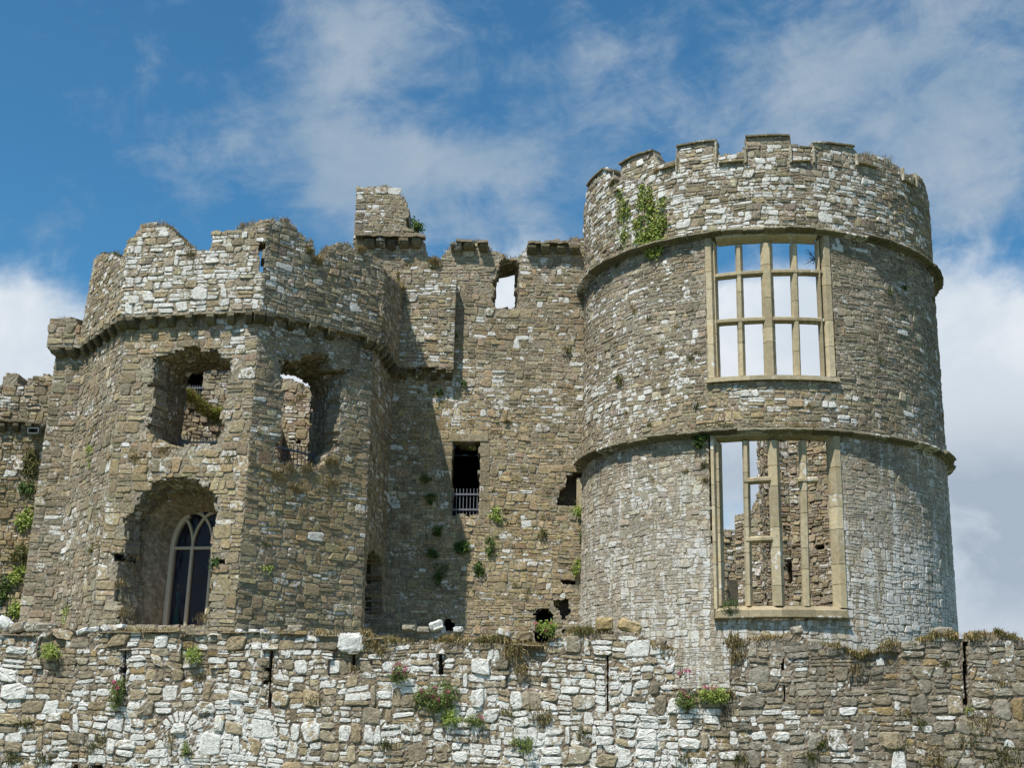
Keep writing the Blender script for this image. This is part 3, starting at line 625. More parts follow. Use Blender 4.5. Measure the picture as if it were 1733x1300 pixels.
for (xl, yl, xr, yr) in [(1259, 813, 1310, 810), (1262, 913, 1316, 911), (1351, 812, 1385, 811)]:
    m_ = MB(); hbar(m_, xl, yl, xr, yr, .15, -.21, -.02, rng, 2, li=.5, k=.85); m_.build('transom', DRESS, wi)
# moulded jamb of the window that faces away, seen edge-on where the drum turns
rng = np.random.default_rng(23)
for th, wf in ((-91.2, .14), (-93.6, .10)):
    u = RT_.r*rad(th)
    for a, b in ((3.0, ZL-.35), (ZL+.2, ZU-1.1)):
        m_ = MB(); zz = np.arange(a, b, .9)
        for z in zz: bar_v(m_, RT_, u, u, z+.003, min(z+.9, b)-.003, .16, -.1, wf, dc(rng, .4, .9), n=4, rng=rng)
        m_.build('window_jamb', DRESS, rt)

# ============================================================== POLYGONAL TOWER (left)
LT = Poly([(-12.05, 34.6), (-12.05, 32.62), (-11.28, 32.6), (-9.43, 29.98), (-6.07, 29.27), (-3.53, 31.23), (-3.24, 34.3)], .010); ZS = 11.34
uL = LT.u
h1 = pl(LT, [(262, 607), (281, 601), (311, 590), (318, 582), (338, 582), (342, 590), (372, 595), (382, 606), (394, 607), (394, 621), (386, 645), (381, 678), (377, 699), (379, 722), (372, 744), (370, 755), (298, 760), (254, 744), (252, 719), (259, 685), (260, 658), (249, 655), (259, 641)], 3)
h2_ = pl(LT, [(213, 865), (217, 858), (233, 853), (237, 838), (252, 829), (254, 820), (271, 809), (305, 808), (338, 812), (340, 820), (359, 826), (365, 842), (362, 855), (369, 860), (364, 889), (360, 930), (359, 977), (355, 1028), (344, 1060), (205, 1062), (198, 1011), (195, 977), (195, 957), (208, 940), (211, 902)], 3)
h3 = pl(LT, [(473, 616), (481, 607), (509, 606), (515, 599), (536, 600), (559, 607), (563, 621), (590, 628), (583, 645), (580, 665), (580, 695), (576, 729), (570, 760), (559, 770), (546, 791), (525, 794), (471, 786), (466, 755), (474, 735), (478, 678), (475, 655)], 4)
hs = pl(LT, [(438, 411), (447, 408), (446, 460), (444, 466), (438, 462)], 3, .2)
h_side = pl(LT, [(620, 945), (630, 930), (640, 938), (646, 950), (649, 1075), (616, 1075)], 5)
putlog = [pl(LT, [(193, 935), (205, 935), (205, 948), (193, 948)], 3), pl(LT, [(371, 943), (383, 943), (382, 957), (370, 957)], 3)]
putlog2 = [pl(LT, [(578, 569), (590, 571), (589, 577), (578, 576)], 4, .1)]
lt = thing('polygonal_tower', (-7.5, 32.0, 0), 'ruined many-sided tower with gaping broken window holes and white-lichened parapet', 'tower')
low_solid = solid_fn(LT, (np.array([-1, 99.]), np.array([ZS, ZS])), [h1, h2_, h3, h_side]+putlog+putlog2, fuzz=0, rag=.13)
mb = MB(); us = lines(0, uL[-1], .06, uL); wall_grid(mb, LT, us, np.arange(0, ZS+.01, .06), low_solid, .5, 0, .02, MORTAR, seed=2)
cB = colf(.025, [(420, 600, 30, 60, .3), (400, 800, 60, 50, .25), (360, 540, 60, 20, .12), (330, 790, 90, 30, .12)], warm=.42, dark=.22, pale=.22, ochre=[(300, 800, 140, 90, .35), (300, 570, 120, 40, .3), (400, 900, 50, 150, .3), (60, 950, 90, 120, .4)], stain=(ZS-.1,))
cA = colf(.015, [(120, 640, 30, 60, .12)], warm=.24, dark=.42, pale=.15, gain=.92, stain=(ZS-.1,))
cC = colf(.02, [(440, 680, 30, 120, .15), (540, 640, 70, 60, .05)], warm=.42, dark=.28, pale=.2, ochre=[(520, 850, 130, 80, .6), (470, 800, 60, 40, .3), (520, 980, 110, 80, .35)], gain=.95, stain=(ZS-.1,))
cD = colf(.01, [], warm=.45, dark=.35, pale=.05, gain=.9)
for sg, cf, hr, wr in ((1, cA, (.14, .3), (.18, .4)), (2, cA, (.16, .36), (.16, .38)), (3, cB, (.18, .38), (.20, .48)), (4, cC, (.16, .32), (.18, .46)), (5, cD, (.12, .26), (.2, .5))):
    stones(mb, LT, uL[sg], uL[sg+1], 2.3, ZS, low_solid, cf, hr, wr, prot=(.004, .024), seed=30+sg)
mb.build('wall', STONE, lt)
# parapet, standing out over the corbels
WP = .20
PB = Poly(LT.p, .0)
pt = prof(PB, [(0, [(97, 545)]), (1, [(100, 541), (112, 537), (125, 541), (143, 555)]),
               (2, [(158, 440), (166, 431), (189, 429), (200, 433), (206, 438), (217, 408), (224, 395)]),
               (3, [(237, 382), (264, 376), (288, 384), (304, 406), (321, 420), (333, 426), (357, 423), (359, 392), (389, 391), (426, 379), (445, 373)]),
               (4, [(455, 371), (492, 377), (505, 394), (530, 409), (531, 438), (549, 441), (553, 423), (573, 411), (610, 421), (640, 437)]),
               (5, [(650, 450), (655, 465), (668, 475), (688, 499)])], WP)
par_solid = solid_fn(PB, pt, [hs], zmin=ZS-.05, fuzz=.10)
mb = MB(); wall_grid(mb, PB, lines(0, uL[-1], .055, uL), np.arange(ZS-.02, 16.5, .055), par_solid, .55, WP, .018, MORTAR, seed=3)
cPB = colf(.50, [(340, 490, 120, 70, .38), (300, 520, 90, 40, .2)], warm=.3, dark=.22, pale=.3)
cPC = colf(.07, [(455, 480, 35, 60, .35), (470, 410, 60, 40, .1)], warm=.34, dark=.24, pale=.26)
cPA = colf(.12, [(200, 450, 40, 60, .1), (190, 540, 50, 40, .1)], warm=.30, dark=.34, pale=.2)
for sg, cf, hr, wr in ((1, cPA, (.14, .3), (.18, .4)), (2, cPA, (.12, .28), (.14, .34)), (3, cPB, (.14, .36), (.16, .42)), (4, cPC, (.13, .30), (.16, .44)), (5, cD, (.12, .26), (.2, .5))):
    stones(mb, PB, uL[sg]+(-.08 if sg > 2 else 0), uL[sg+1]+(.08 if 2 < sg < 5 else 0), ZS+.03, 16.5, par_solid, cf, hr, wr, w0=WP, prot=(.008, .032), seed=40+sg)
mb.build('parapet', STONE, lt)
def corbel(S, u, z, rng, name='corbel', parent=None, wd=.20, h=.26, out=.24, w0=0.0):
    mb = MB(); n = 5; V = []; wd *= rng.uniform(.85, 1.12)
    prof_ = [(0, out), (-.35*h, out*1.02), (-.7*h, out*.8), (-.95*h, out*.42), (-h, 0.0)]
    for du in (-.5, -.42, .42, .5):
        e = .82 if abs(du) > .45 else 1.0
        for dz, w in prof_: V.append(S.map(np.array([u+du*wd]), np.array([z+dz*(.94 if e < 1 else 1)+rng.uniform(-.008, .008)]), np.array([w0+w*e]))[0])
        V.append(S.map(np.array([u+du*wd]), np.array([z]), np.array([w0-.03]))[0]); V.append(S.map(np.array([u+du*wd]), np.array([z-h]), np.array([w0-.03]))[0])
    k = len(prof_)+2; loop = [5, 0, 1, 2, 3, 4, 6]; f = []
    for i in range(3):
        for a in range(k): p, q = loop[a], loop[(a+1) % k]; f.append((i*k+p, i*k+q, (i+1)*k+q, (i+1)*k+p))
    c = (*(np.array((.15, .135, .09))*rng.uniform(.7, 1.3)), rng.uniform(0, .5)); mb.add(V, f, c)
    mb.add(V[:k], [loop[::-1]], c); mb.add(V[3*k:], [loop], c)
    return mb.build(name, STONE, parent)
rng = np.random.default_rng(50)
for sg, n in ((1, 2), (2, 6), (3, 7), (4, 6), (5, 7)):
    L = LT.L[sg]; a0 = .12 if sg in (3, 4) else .2
    for i in range(n):
        u = uL[sg]+L*(i+.5)/n+rng.uniform(-.03, .03)
        if sg == 4 and i == 4: continue
        corbel(LT, u, ZS-.01, rng, parent=lt)
for sg in (3, 4, 5): corbel(LT, uL[sg], ZS-.01, rng, parent=lt, wd=.26, out=.26)
# embrasures: torn-out rubble narrowing to the old openings
bi = pl(LT, [(298, 764), (307, 700), (311, 643), (317, 630), (330, 627), (348, 622), (372, 621), (392, 626), (405, 640), (408, 660), (404, 762)], 3, -1.4)
b3 = pl(LT, [(430, 796), (434, 660), (445, 642), (462, 633), (484, 630), (508, 638), (524, 649), (532, 663), (526, 800)], 4, -1.3)
RC = (.24, .205, .155, .15); cRv = colf(.0, [], warm=.5, dark=.35, pale=.1, gain=.85)
for hh, bb, wb_, sd_, tl_ in ((h1, bi, -1.4, 1, .1), (h3, b3, -1.3, 2, .02)):
    mb = MB(); loft(mb, LT, hh, -.1, bb, wb_, RC, seed=sd_, rough=.05, tail=tl_); reveal_rubble(mb, LT, hh, -.06, bb, wb_, 130+sd_, cRv); mb.build('window_embrasure', STONE, lt)
mb = MB(); pit(mb, LT, h_side, -.3, 1.0, (.09, .08, .06, .1), seed=3); mb.build('side_opening', STONE, lt)
for q in putlog: mb = MB(); pit(mb, LT, q, -.02, .45, (.03, .03, .025, 0), seed=4); mb.build('putlog_hole', STONE, lt)
# gothic window in its plastered reveal
WG = -1.45
gx = lambda x, y: LT.pix(x, y, 3, WG)
(ul, zsp), (ur, _), (_, zb), (_, zap) = gx(291, 928), gx(393, 928), gx(313, 1062), gx(343, 870)
zb -= .4; Wd = ur-ul; rise = zap-zsp; cx0 = (Wd*Wd/4+rise*rise)/Wd-Wd*0   # two-centred arch radius from span and rise
Rr = (Wd*Wd/4+rise*rise)/Wd
def arcL(off=0.0, r=Rr, n=14, tmax=None):     # springs at ul+off, curves up to the right
    t = np.linspace(0, math.asin(min(rise/r, 1)) if tmax is None else tmax, n); return [(ul+off+r-r*math.cos(a), zsp+r*math.sin(a)) for a in t]
def arcR(off=0.0, r=Rr, n=14, tmax=None):
    t = np.linspace(0, math.asin(min(rise/r, 1)) if tmax is None else tmax, n); return [(ur+off-r+r*math.cos(a), zsp+r*math.sin(a)) for a in t]
def ribbon(mb, S, pts, width, w0, w1, col):
    p = np.array(pts); d = np.gradient(p, axis=0); d /= np.hypot(*d.T)[:, None]; nrm = np.stack([-d[:, 1], d[:, 0]], 1)*width/2; V = []
    for a, ww in ((1, w0), (1, w1-.015), (.6, w1), (-.6, w1), (-1, w1-.015), (-1, w0)): q = p+nrm*a; V.append(S.map(q[:, 0], q[:, 1], np.full(len(p), ww)))
    V = np.stack(V, 1).reshape(-1, 3); f = [(i*6+j, (i+1)*6+j, (i+1)*6+(j+1) % 6, i*6+(j+1) % 6) for i in range(len(p)-1) for j in range(6)]; mb.add(V, f, col)
mb = MB(); um = (ul+ur)/2
ribbon(mb, LT, [(ul, zb), (ul, (zb+zsp)/2)]+arcL(), .16, WG-.12, WG+.02, DC); ribbon(mb, LT, [(ur, zb), (ur, (zb+zsp)/2)]+arcR(), .16, WG-.12, WG+.02, DC)
fr = mb.build('gothic_window', TRACERY, lt)
mb = MB(); am = lambda off: math.acos(max(-1, (2*Rr-Wd+off)/(2*Rr)))
for q in (1, 2):
    uq = ul+Wd*q/3; ribbon(mb, LT, [(uq, zb), (uq, (zb+zsp)/2), (uq, zsp+.05)], .115, WG-.10, WG+.012+.002*q, DC)
    ribbon(mb, LT, arcL(Wd*q/3, tmax=am(Wd*q/3)), .085, WG-.10, WG+.006+.001*q, DC); ribbon(mb, LT, arcR(-Wd*q/3, tmax=am(Wd*q/3)), .085, WG-.10, WG+.002+.001*q, DC)
ribbon(mb, LT, [(ul, zsp), (um, zsp+.002), (ur, zsp)], .07, WG-.10, WG-.003, DC)
mb.build('tracery', TRACERY, fr)
arch = [(ul-.05, zb), (ul-.05, (zb+zsp)/2)]+[(u-.05, z) for u, z in arcL()[:-1]]+[(um, zap+.05)]+[(u+.05, z) for u, z in arcR()[:-1]][::-1]+[(ur+.05, (zb+zsp)/2), (ur+.05, zb)]
ga = np.array(arch); mb = MB(); mb.add(LT.map(ga[:, 0], ga[:, 1], WG-.07), [tuple(range(len(ga)))[::-1]], (.1, .1, .1)); mb.build('glass_pane', GLASS, fr)
cen = ga.mean(0); mb = MB()
mid = cen+(np.array(h2_)-np.array(h2_).mean(0))*.80
pm = pl(LT, [(232, 1075), (238, 960), (243, 900), (254, 872), (275, 850), (305, 838), (345, 836), (378, 846), (400, 875), (402, 960), (398, 1075)], 3, -.75)
loft(mb, LT, h2_, -.1, pm, -.78, RC, seed=8, rough=.06, K=7); reveal_rubble(mb, LT, h2_, -.06, pm, -.78, 139, cRv); mb.build('window_embrasure', STONE, lt)
mb = MB(); loft(mb, LT, pm, -.72, arch, WG, (.36, .30, .225, .22), seed=9, rough=.012, K=10); mb.build('plaster_reveal', PLASTER, lt)
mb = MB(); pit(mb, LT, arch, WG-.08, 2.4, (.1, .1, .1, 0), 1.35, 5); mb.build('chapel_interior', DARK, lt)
# the dressed figure standing behind the glass
fu, fz = LT.pix(299, 1040, 3, WG-.6); fig = thing('costume_figure', tuple(LT.map(np.array([fu]), np.array([fz-.2]), np.array([WG-.6]))[0]), 'figure in a teal gown standing behind the pointed window glass', 'mannequin')
def lathe(mb, base, pr, n=14, sx=1.0, sy=1.0, col=(.5, .5, .5)):
    V = []; th = np.arange(n)/n*2*np.pi
    for r, z in pr: V.append(np.stack([base[0]+r*sx*np.cos(th), base[1]+r*sy*np.sin(th), np.full(n, base[2]+z)], 1))
    V = np.vstack(V); f = [(i*n+j, i*n+(j+1) % n, (i+1)*n+(j+1) % n, (i+1)*n+j) for i in range(len(pr)-1) for j in range(n)]; mb.add(V, f, col, 0, True)
b0 = LT.map(np.array([fu]), np.array([fz-.35]), np.array([WG-.5]))[0]
mb = MB(); lathe(mb, b0, [(.16, 0), (.15, .15), (.12, .4), (.075, .58), (.10, .75), (.115, .83), (.05, .9)], sy=.7); rod(mb, b0+[-.1, 0, .82], b0+[-.15, -.04, .55], .028, (.1,)*3); rod(mb, b0+[.1, 0, .82], b0+[.13, -.08, .58], .028, (.1,)*3); mb.build('gown', TEAL, fig)
mb = MB(); lathe(mb, b0, [(.03, .87), (.032, .92), (.05, .96), (.062, 1.02), (.055, 1.08), (.02, 1.11)]); mb.build('head', SKIN, fig)

# railings across the openings
def railing(S, seg, w, top, bot, nb, rails, parent, extra=.0):
    mb = MB()
    T = [S.pix(*top[0], seg, w), S.pix(*top[1], seg, w)]; B = [S.pix(*bot[0], seg, w), S.pix(*bot[1], seg, w)]
    for fr_ in rails:
        a = [B[0][k]+(T[0][k]-B[0][k])*fr_ for k in (0, 1)]; b = [B[1][k]+(T[1][k]-B[1][k])*fr_ for k in (0, 1)]
        bar_h(mb, S, a[0]-.03, b[0]+.03, a[1], b[1], .045, w-.012, w+.012, (.1,)*3, [(-.5, 0), (-.5, 1), (.5, 1), (.5, 0)], n=2)
    r = mb.build('railing', IRON, parent)
    for i in range(nb):
        t = (i+.5)/nb; mb = MB(); P0 = S.map(np.array([B[0][0]*(1-t)+B[1][0]*t]), np.array([B[0][1]*(1-t)+B[1][1]*t]), np.array([w-.02]))[0]; P1 = S.map(np.array([T[0][0]*(1-t)+T[1][0]*t]), np.array([T[0][1]*(1-t)+T[1][1]*t]), np.array([w-.02]))[0]
        rod(mb, P0, P1, .012, (.1,)*3); mb.build('bar', IRON, r)
railing(LT, 3, -1.2, [(303, 738), (368, 738)], [(303, 762), (368, 762)], 12, [.55, .1], lt)
railing(LT, 4, -1.0, [(468, 744), (546, 766)], [(468, 786), (546, 800)], 12, [.72, .12], lt)

# ============================================================== MAIN RANGE WALL between the towers
CW = Poly([(-5.1, 34.0), (3.2, 34.0)], .0)
door = pl(CW, [(767, 747), (812, 747), (810, 873), (763, 873)])
gapw = pl(CW, [(847, 443), (856, 437), (872, 437), (879, 446), (879, 520), (868, 525), (838, 524), (832, 508), (836, 495), (830, 478), (840, 468)])
sky_o = pl(CW, [(836, 526), (838, 498), (836, 490), (841, 466), (858, 463), (872, 459), (873, 524)], 0, -.9)
dents = [pl(CW, q) for q in ([(948, 984), (985, 984), (985, 992), (950, 992)], [(936, 1014), (962, 1012), (967, 1038), (952, 1052), (944, 1034), (934, 1028)], [(948, 1066), (985, 1062), (985, 1068), (950, 1070)], [(975, 800), (958, 806), (955, 822), (944, 830), (942, 856), (990, 860), (990, 800)], [(905, 1036), (915, 1030), (930, 1032), (938, 1050), (940, 1090), (905, 1090)], [(752, 1050), (760, 1046), (768, 1054), (768, 1070), (752, 1070)])]
cw_top = prof(CW, [(0, [(598, 418), (601, 340), (603, 319), (640, 316), (665, 317), (680, 326), (689, 345), (690, 362), (685, 386), (700, 392), (714, 401), (720, 414), (722, 432), (740, 440), (747, 444), (749, 428), (762, 417), (790, 409), (818, 409), (832, 421),
     (845, 434), (875, 436), (884, 426), (895, 417), (925, 412), (955, 407), (990, 404)])])
umin = CW.pix(599, 400, 0)[0]
cw_solid = solid_fn(CW, cw_top, [door, gapw]+dents, umin=umin, fuzz=.24)
cw = thing('range_wall', (-1.0, 34.5, 0), 'tall ruined wall between the two towers with a black barred doorway and a gap showing sky', 'castle wall')
mb = MB(); wall_grid(mb, CW, lines(0, CW.u[-1], .058), np.arange(0, 17.3, .058), cw_solid, 1.0, 0, .018, MORTAR, seed=6)
cCW = colf(.07, [(870, 620, 110, 120, .10), (880, 760, 120, 80, .02), (920, 540, 80, 60, .1), (650, 400, 80, 50, .18), (930, 450, 60, 30, .2), (720, 950, 80, 150, -.1)], warm=.40, dark=.30, pale=.12,
     ochre=[(790, 720, 110, 40, .5), (880, 940, 120, 160, .65), (720, 760, 70, 160, .4), (720, 560, 70, 60, .3)])
stones(mb, CW, umin, CW.u[-1], 2.3, 17.2, cw_solid, cCW, (.12, .28), (.12, .42), prot=(.004, .024), seed=61, clips=[door])
for q, c in zip(dents, [(.12, .1, .08, .1)]*4+[(.02,)*3, (.02,)*3]): pit(mb, CW, q, -.1, .8 if c[0] < .05 else .3, c, seed=7)
reveal_rubble(mb, CW, gapw, -.05, sky_o, -.9, 140, cRv, prot=(0, .06)); loft(mb, CW, gapw, -.1, sky_o, -.9, RC, seed=11, rough=.05, K=8, tail=.3)
mb.build('wall', STONE, cw)
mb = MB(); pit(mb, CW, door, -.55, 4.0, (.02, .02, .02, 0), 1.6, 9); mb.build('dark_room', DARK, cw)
rng = np.random.default_rng(62); mb = MB()     # dressed surround of the doorway
hbar(mb, 760, 741, 826, 741, .20, -.5, .03, rng, 1, li=.1, k=.62, S=CW, jit=0, sec=[(-.5, 0), (-.5, 1), (.5, 1), (.5, 0)])
for i in range(5): y0, y1 = 750+i*25, 773+i*25; vbar(mb, 757.5, y1, 757.5, y0, rng.uniform(.2, .26), -.5, .02, rng, 1, li=.1, k=.48, S=CW, sec=[(-.5, 0), (-.5, 1), (.5, 1), (.5, 0)]); vbar(mb, 820.5, y1, 820.5, y0, rng.uniform(.2, .26), -.5, .02, rng, 1, li=.1, k=.52, S=CW, sec=[(-.5, 0), (-.5, 1), (.5, 1), (.5, 0)])
mb.build('door_surround', STONE, cw)
railing(CW, 0, -.12, [(764, 827), (811, 827)], [(763, 873), (810, 873)], 8, [.78, .22], cw)
# chimney-like bay on corbels at the left end of the range wall
bay_top = prof(CW, [(0, [(655, 470), (690, 452), (735, 455), (742, 462), (760, 468), (769, 472)])], .32); ubl, ubr = CW.pix(640, 560, 0, .3)[0], CW.pix(769.5, 560, 0, .32)[0]
bay_solid = solid_fn(CW, bay_top, [], zmin=ZS, umin=ubl, umax=ubr, fuzz=.12)
mb = MB(); wall_grid(mb, CW, lines(ubl, ubr, .055), np.arange(ZS, 15.4, .055), bay_solid, .34, .32, .015, MORTAR, seed=8)
cbay = colf(.12, [(740, 590, 60, 60, .25), (740, 490, 60, 40, .2), (740, 540, 50, 30, -.12)], warm=.46, dark=.25, pale=.12)
stones(mb, CW, ubl, ubr, ZS+.03, 15.4, bay_solid, cbay, (.12, .26), (.14, .36), w0=.32, prot=(.008, .03), seed=64)
mb.build('projecting_bay', STONE, cw)
for x in (683, 709, 735, 760): corbel(CW, CW.pix(x, 635, 0, .1)[0], ZS, rng, parent=cw, wd=.19, h=.24, out=.3)
for x in (625, 644, 662, 683, 704, 772, 794, 818, 900, 923, 950, 973): corbel(CW, CW.pix(x, 420, 0, .1)[0], (15.13 if x > 720 else 15.2)+rng.uniform(-.05, .02), rng, parent=cw, wd=.27, h=rng.uniform(.2, .28), out=rng.uniform(.16, .28))
mb = MB()
for x0, x1, z in ((602, 720, 15.20), (772, 800, 15.11), (808, 826, 15.09), (893, 915, 15.10), (921, 962, 15.12)): bar_h(mb, CW, CW.pix(x0, 415, 0)[0], CW.pix(x1, 415, 0)[0], z+.05, z+.05, .08, 0, .27, (.17, .15, .11, .3), [(-.5, 0), (-.5, .9), (.5, 1), (.5, 0)], rng=rng, jit=.02)
mb.build('corbel_slab', STONE, cw)

# ============================================================== WALL AT THE FAR LEFT
FL = Poly([(-17.5, 34.3), (-11.9, 34.1)], 0); fl_top = prof(FL, [(0, [(-60, 640), (0, 652), (6, 650), (8, 633), (28, 634), (31, 652), (44, 655), (47, 641), (60, 634), (88, 636), (120, 636)])])
fl = thing('side_wall', (-14.5, 34.5, 0), 'lower battlemented wall at the left edge with plants climbing on it', 'castle wall'); ZF = 9.6
fs = solid_fn(FL, fl_top, [pl(FL, [(51, 692), (59, 692), (59, 700), (51, 700)])], umin=-5); mb = MB()
wall_grid(mb, FL, lines(0, FL.u[-1], .07), np.arange(0, 12.6, .07), solid_fn(FL, fl_top, [], umin=-5), .9, 0, .018, MORTAR, seed=12)
stones(mb, FL, 1.5, FL.u[-1], 2.3, 12.6, fs, colf(.03, [(30, 680, 60, 40, .2)], warm=.42, dark=.34, pale=.1, gain=.92, ochre=[(40, 920, 80, 150, .6)]), (.14, .3), (.16, .4), seed=71)
mb.build('wall', STONE, fl)
for x in (4, 28, 50, 74): corbel(FL, FL.pix(x, 722, 0, .1)[0], FL.pix(x, 716, 0, .2)[1], rng, parent=fl, wd=.2, h=.22, out=.2)
mb = MB(); bar_h(mb, FL, *[FL.pix(x, 712, 0, .2)[0] for x in (-20, 84)], FL.pix(-20, 709, 0, .2)[1], FL.pix(84, 717, 0, .2)[1], .1, 0, .2, (.17, .15, .11, .2), SEC, rng=rng, jit=.015); mb.build('string_course', STONE, fl)
u, z = FL.pix(59, 731, 0, .25); mb = MB(); P = FL.map(np.array([u]), np.array([z]), np.array([.2]))[0]
for a, b, c, d in ((-.14, 0, .012, .07), (.14, 0, .012, .07), (0, .07, .15, .012), (0, -.07, .15, .012)): box(mb, P+[a, 0, b], [c, 0, 0], [0, .2, 0], [0, 0, d], (.2,)*3)
box(mb, P+[0, .1, 0], [.12, 0, 0], [0, .03, 0], [0, 0, .06], (.2,)*3)
mb.build('outlet_box', GREYMETAL, fl)

# ============================================================== WALLS SEEN THROUGH THE OPENINGS
def inner_wall(label, pts2, seg, tops, holes=(), t=.6, col=None, seed=0, z0=3.0, name='inner_wall', hr=(.14, .3), wr=(.16, .42), step=.07):
    S = Poly(pts2, 0); tp = prof(S, [(seg, tops)]); f = solid_fn(S, tp, [pl(S, h, seg) for h in holes], fuzz=.12); mb = MB()
    wall_grid(mb, S, lines(0, S.u[-1], step, S.u), np.arange(z0, tp[1].max()+.3, step), f, t, 0, .02, MORTAR, seed=seed)
    stones(mb, S, 0, S.u[-1], z0, tp[1].max()+.3, f, col or colf(.08, [], warm=.45, dark=.25, pale=.15), hr, wr, seed=seed+100)
    for h in holes: pit(mb, S, pl(S, h, seg), -t*.5, 1.2, (.02, .02, .02, 0), seed=seed)
    c = np.array(pts2).mean(0); o = thing(name, (c[0], c[1], 0), label, 'inner wall'); mb.build('wall', STONE, o); return S, f, tp, o
pale = colf(.15, [], warm=.35, dark=.12, pale=.5)
SW1 = inner_wall('pale inner wall with a dark barred doorway, seen through the upper left window hole', [(-10.4, 36.2), (-7.0, 36.2)], 0, [(200, 560), (520, 560)], [[(312, 624), (344, 622), (343, 684), (310, 684)]], col=pale, seed=21)
railing(SW1[0], 0, .03, [(312, 652), (344, 652)], [(312, 684), (344, 684)], 8, [.85], SW1[3])
SW2 = inner_wall('slumped rubble bank topped by green grass behind the upper left window hole', [(-9.3, 33.6), (-6.2, 33.9)], 0, [(250, 640), (312, 662), (330, 680), (348, 694), (360, 712), (366, 704), (380, 704), (420, 712)], col=colf(.02, [], warm=.6, dark=.3, pale=.05), seed=22, name='rubble_bank')
SW3 = inner_wall('sunlit rubble wall with a grassy slanting top, seen through the upper right window hole', [(-7.2, 34.6), (-4.2, 34.3)], 0, [(430, 712), (478, 692), (500, 680), (520, 668), (535, 655), (600, 640)], [[(499, 743), (509, 743), (509, 753), (499, 753)]], col=colf(.12, [], warm=.5, dark=.15, pale=.25), seed=23)
SW4 = inner_wall('farther rubble wall whose broken top meets the sky in the upper right window hole', [(-7.4, 36.5), (-4.4, 36.5)], 0, [(460, 640), (483, 640), (500, 646), (515, 655), (531, 668), (600, 700)], seed=24)
cin = colf(.16, [], warm=.5, dark=.25, pale=.15)
inner_wall('low far wall visible in the bottom of the left light of the lower tower window', [(5.3, 44.0), (8.4, 44.4)], 0, [(1160, 893), (1222, 897), (1240, 899), (1262, 890), (1300, 885)], seed=25, col=cin)
inner_wall('broken leaning pier of a ruined inner wall behind the lower tower window', [(7.55, 42.6), (8.75, 41.0)], 0, [(1268, 870), (1280, 845), (1290, 818), (1300, 790), (1304, 720), (1325, 700), (1340, 690)], seed=26, col=cin, wr=(.2, .4))
inner_wall('tall ragged inner wall behind the middle of the lower tower window', [(8.25, 41.9), (8.22, 40.7), (9.6, 40.9)], 1, [(1305, 712), (1330, 706), (1365, 700), (1400, 700)], [[(1330, 950), (1345, 948), (1346, 985), (1334, 990)], [(1352, 835), (1360, 832), (1358, 852), (1350, 848)]], seed=27, col=cin)
inner_wall('nearer inner wall with beam holes behind the right of the lower tower window', [(8.75, 39.6), (10.6, 38.2)], 0, [(1362, 700), (1372, 690), (1440, 690)], [[(1377, 925), (1392, 922), (1392, 930), (1379, 932)]], seed=28, col=colf(.05, [], warm=.6, dark=.25, pale=.1))
inner_wall('short stub of inner wall low in the left light of the lower tower window', [(6.1, 41.4), (6.9, 40.6)], 0, [(1225, 1000), (1246, 905), (1258, 903), (1262, 915)], seed=29, col=cin)

# ============================================================== BOUNDARY WALL IN FRONT
FR = Poly([(-16.5, 20.7), (22.5, 15.5)], 0)
fr_top = prof(FR, [(0, [(-60, 1075), (0, 1076), (62, 1078), (64, 1064), (112, 1062), (114, 1078), (150, 1078), (210, 1070), (300, 1070), (304, 1076), (370, 1076), (374, 1072), (470, 1072), (560, 1074), (574, 1074), (576, 1072), (618, 1074), (622, 1080), (650, 1085), (700, 1086), (860, 1086), (864, 1092), (925, 1094),
     (930, 1082), (960, 1074), (1000, 1070), (1060, 1070), (1085, 1078), (1100, 1090), (1125, 1098), (1140, 1106), (1142, 1168), (1236, 1170), (1240, 1092), (1270, 1082), (1320, 1078), (1348, 1074), (1369, 1086), (1420, 1096), (1456, 1111), (1513, 1093), (1579, 1079), (1602, 1076), (1625, 1082), (1666, 1077),
     (1695, 1074), (1718, 1082), (1760, 1090)])])
slits = [pl(FR, q) for q in ([(210, 1102), (215, 1102), (212, 1178), (207, 1178)], [(457, 1102), (462, 1102), (458, 1200), (453, 1200)], [(595, 1108), (600, 1108), (599, 1138), (595, 1138)], [(742, 1108), (748, 1108), (751, 1142), (742, 1142)],
     [(1323, 1115), (1328, 1115), (1328, 1135), (1322, 1135)], [(1324, 1162), (1330, 1162), (1329, 1190), (1325, 1190)], [(1629, 1088), (1637, 1088), (1638, 1195), (1631, 1195)], [(1028, 1110), (1031, 1110), (1029, 1205), (1026, 1205)],
     [(200, 1128), (209, 1128), (208, 1139), (201, 1139)], [(447, 1130), (455, 1130), (455, 1136), (447, 1136)], [(446, 1151), (454, 1151), (454, 1158), (446, 1158)], [(122, 1297), (132, 1294), (134, 1310), (121, 1310)], [(153, 1296), (172, 1295), (178, 1310), (150, 1310)])]
arch_c = FR.pix(306, 1243); arch_r = FR.pix(350, 1243)[0]-arch_c[0]
def in_arch(u, z): r = np.hypot(u-arch_c[0], (z-arch_c[1])*1.05); return (r < arch_r*1.02) & (z > arch_c[1]-.06)
rec = [pl(FR, q) for q in ([(66, 1078), (110, 1078), (108, 1150), (62, 1145)], [(308, 1078), (368, 1078), (362, 1152), (302, 1150)], [(558, 1100), (640, 1090), (630, 1140), (556, 1150)], [(857, 1093), (925, 1092), (925, 1165), (855, 1165)], [(1442, 1110), (1522, 1104), (1520, 1170), (1440, 1170)])]
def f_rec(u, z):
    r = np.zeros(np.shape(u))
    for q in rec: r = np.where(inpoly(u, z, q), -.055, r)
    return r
fsol = solid_fn(FR, fr_top, slits, fuzz=.06)
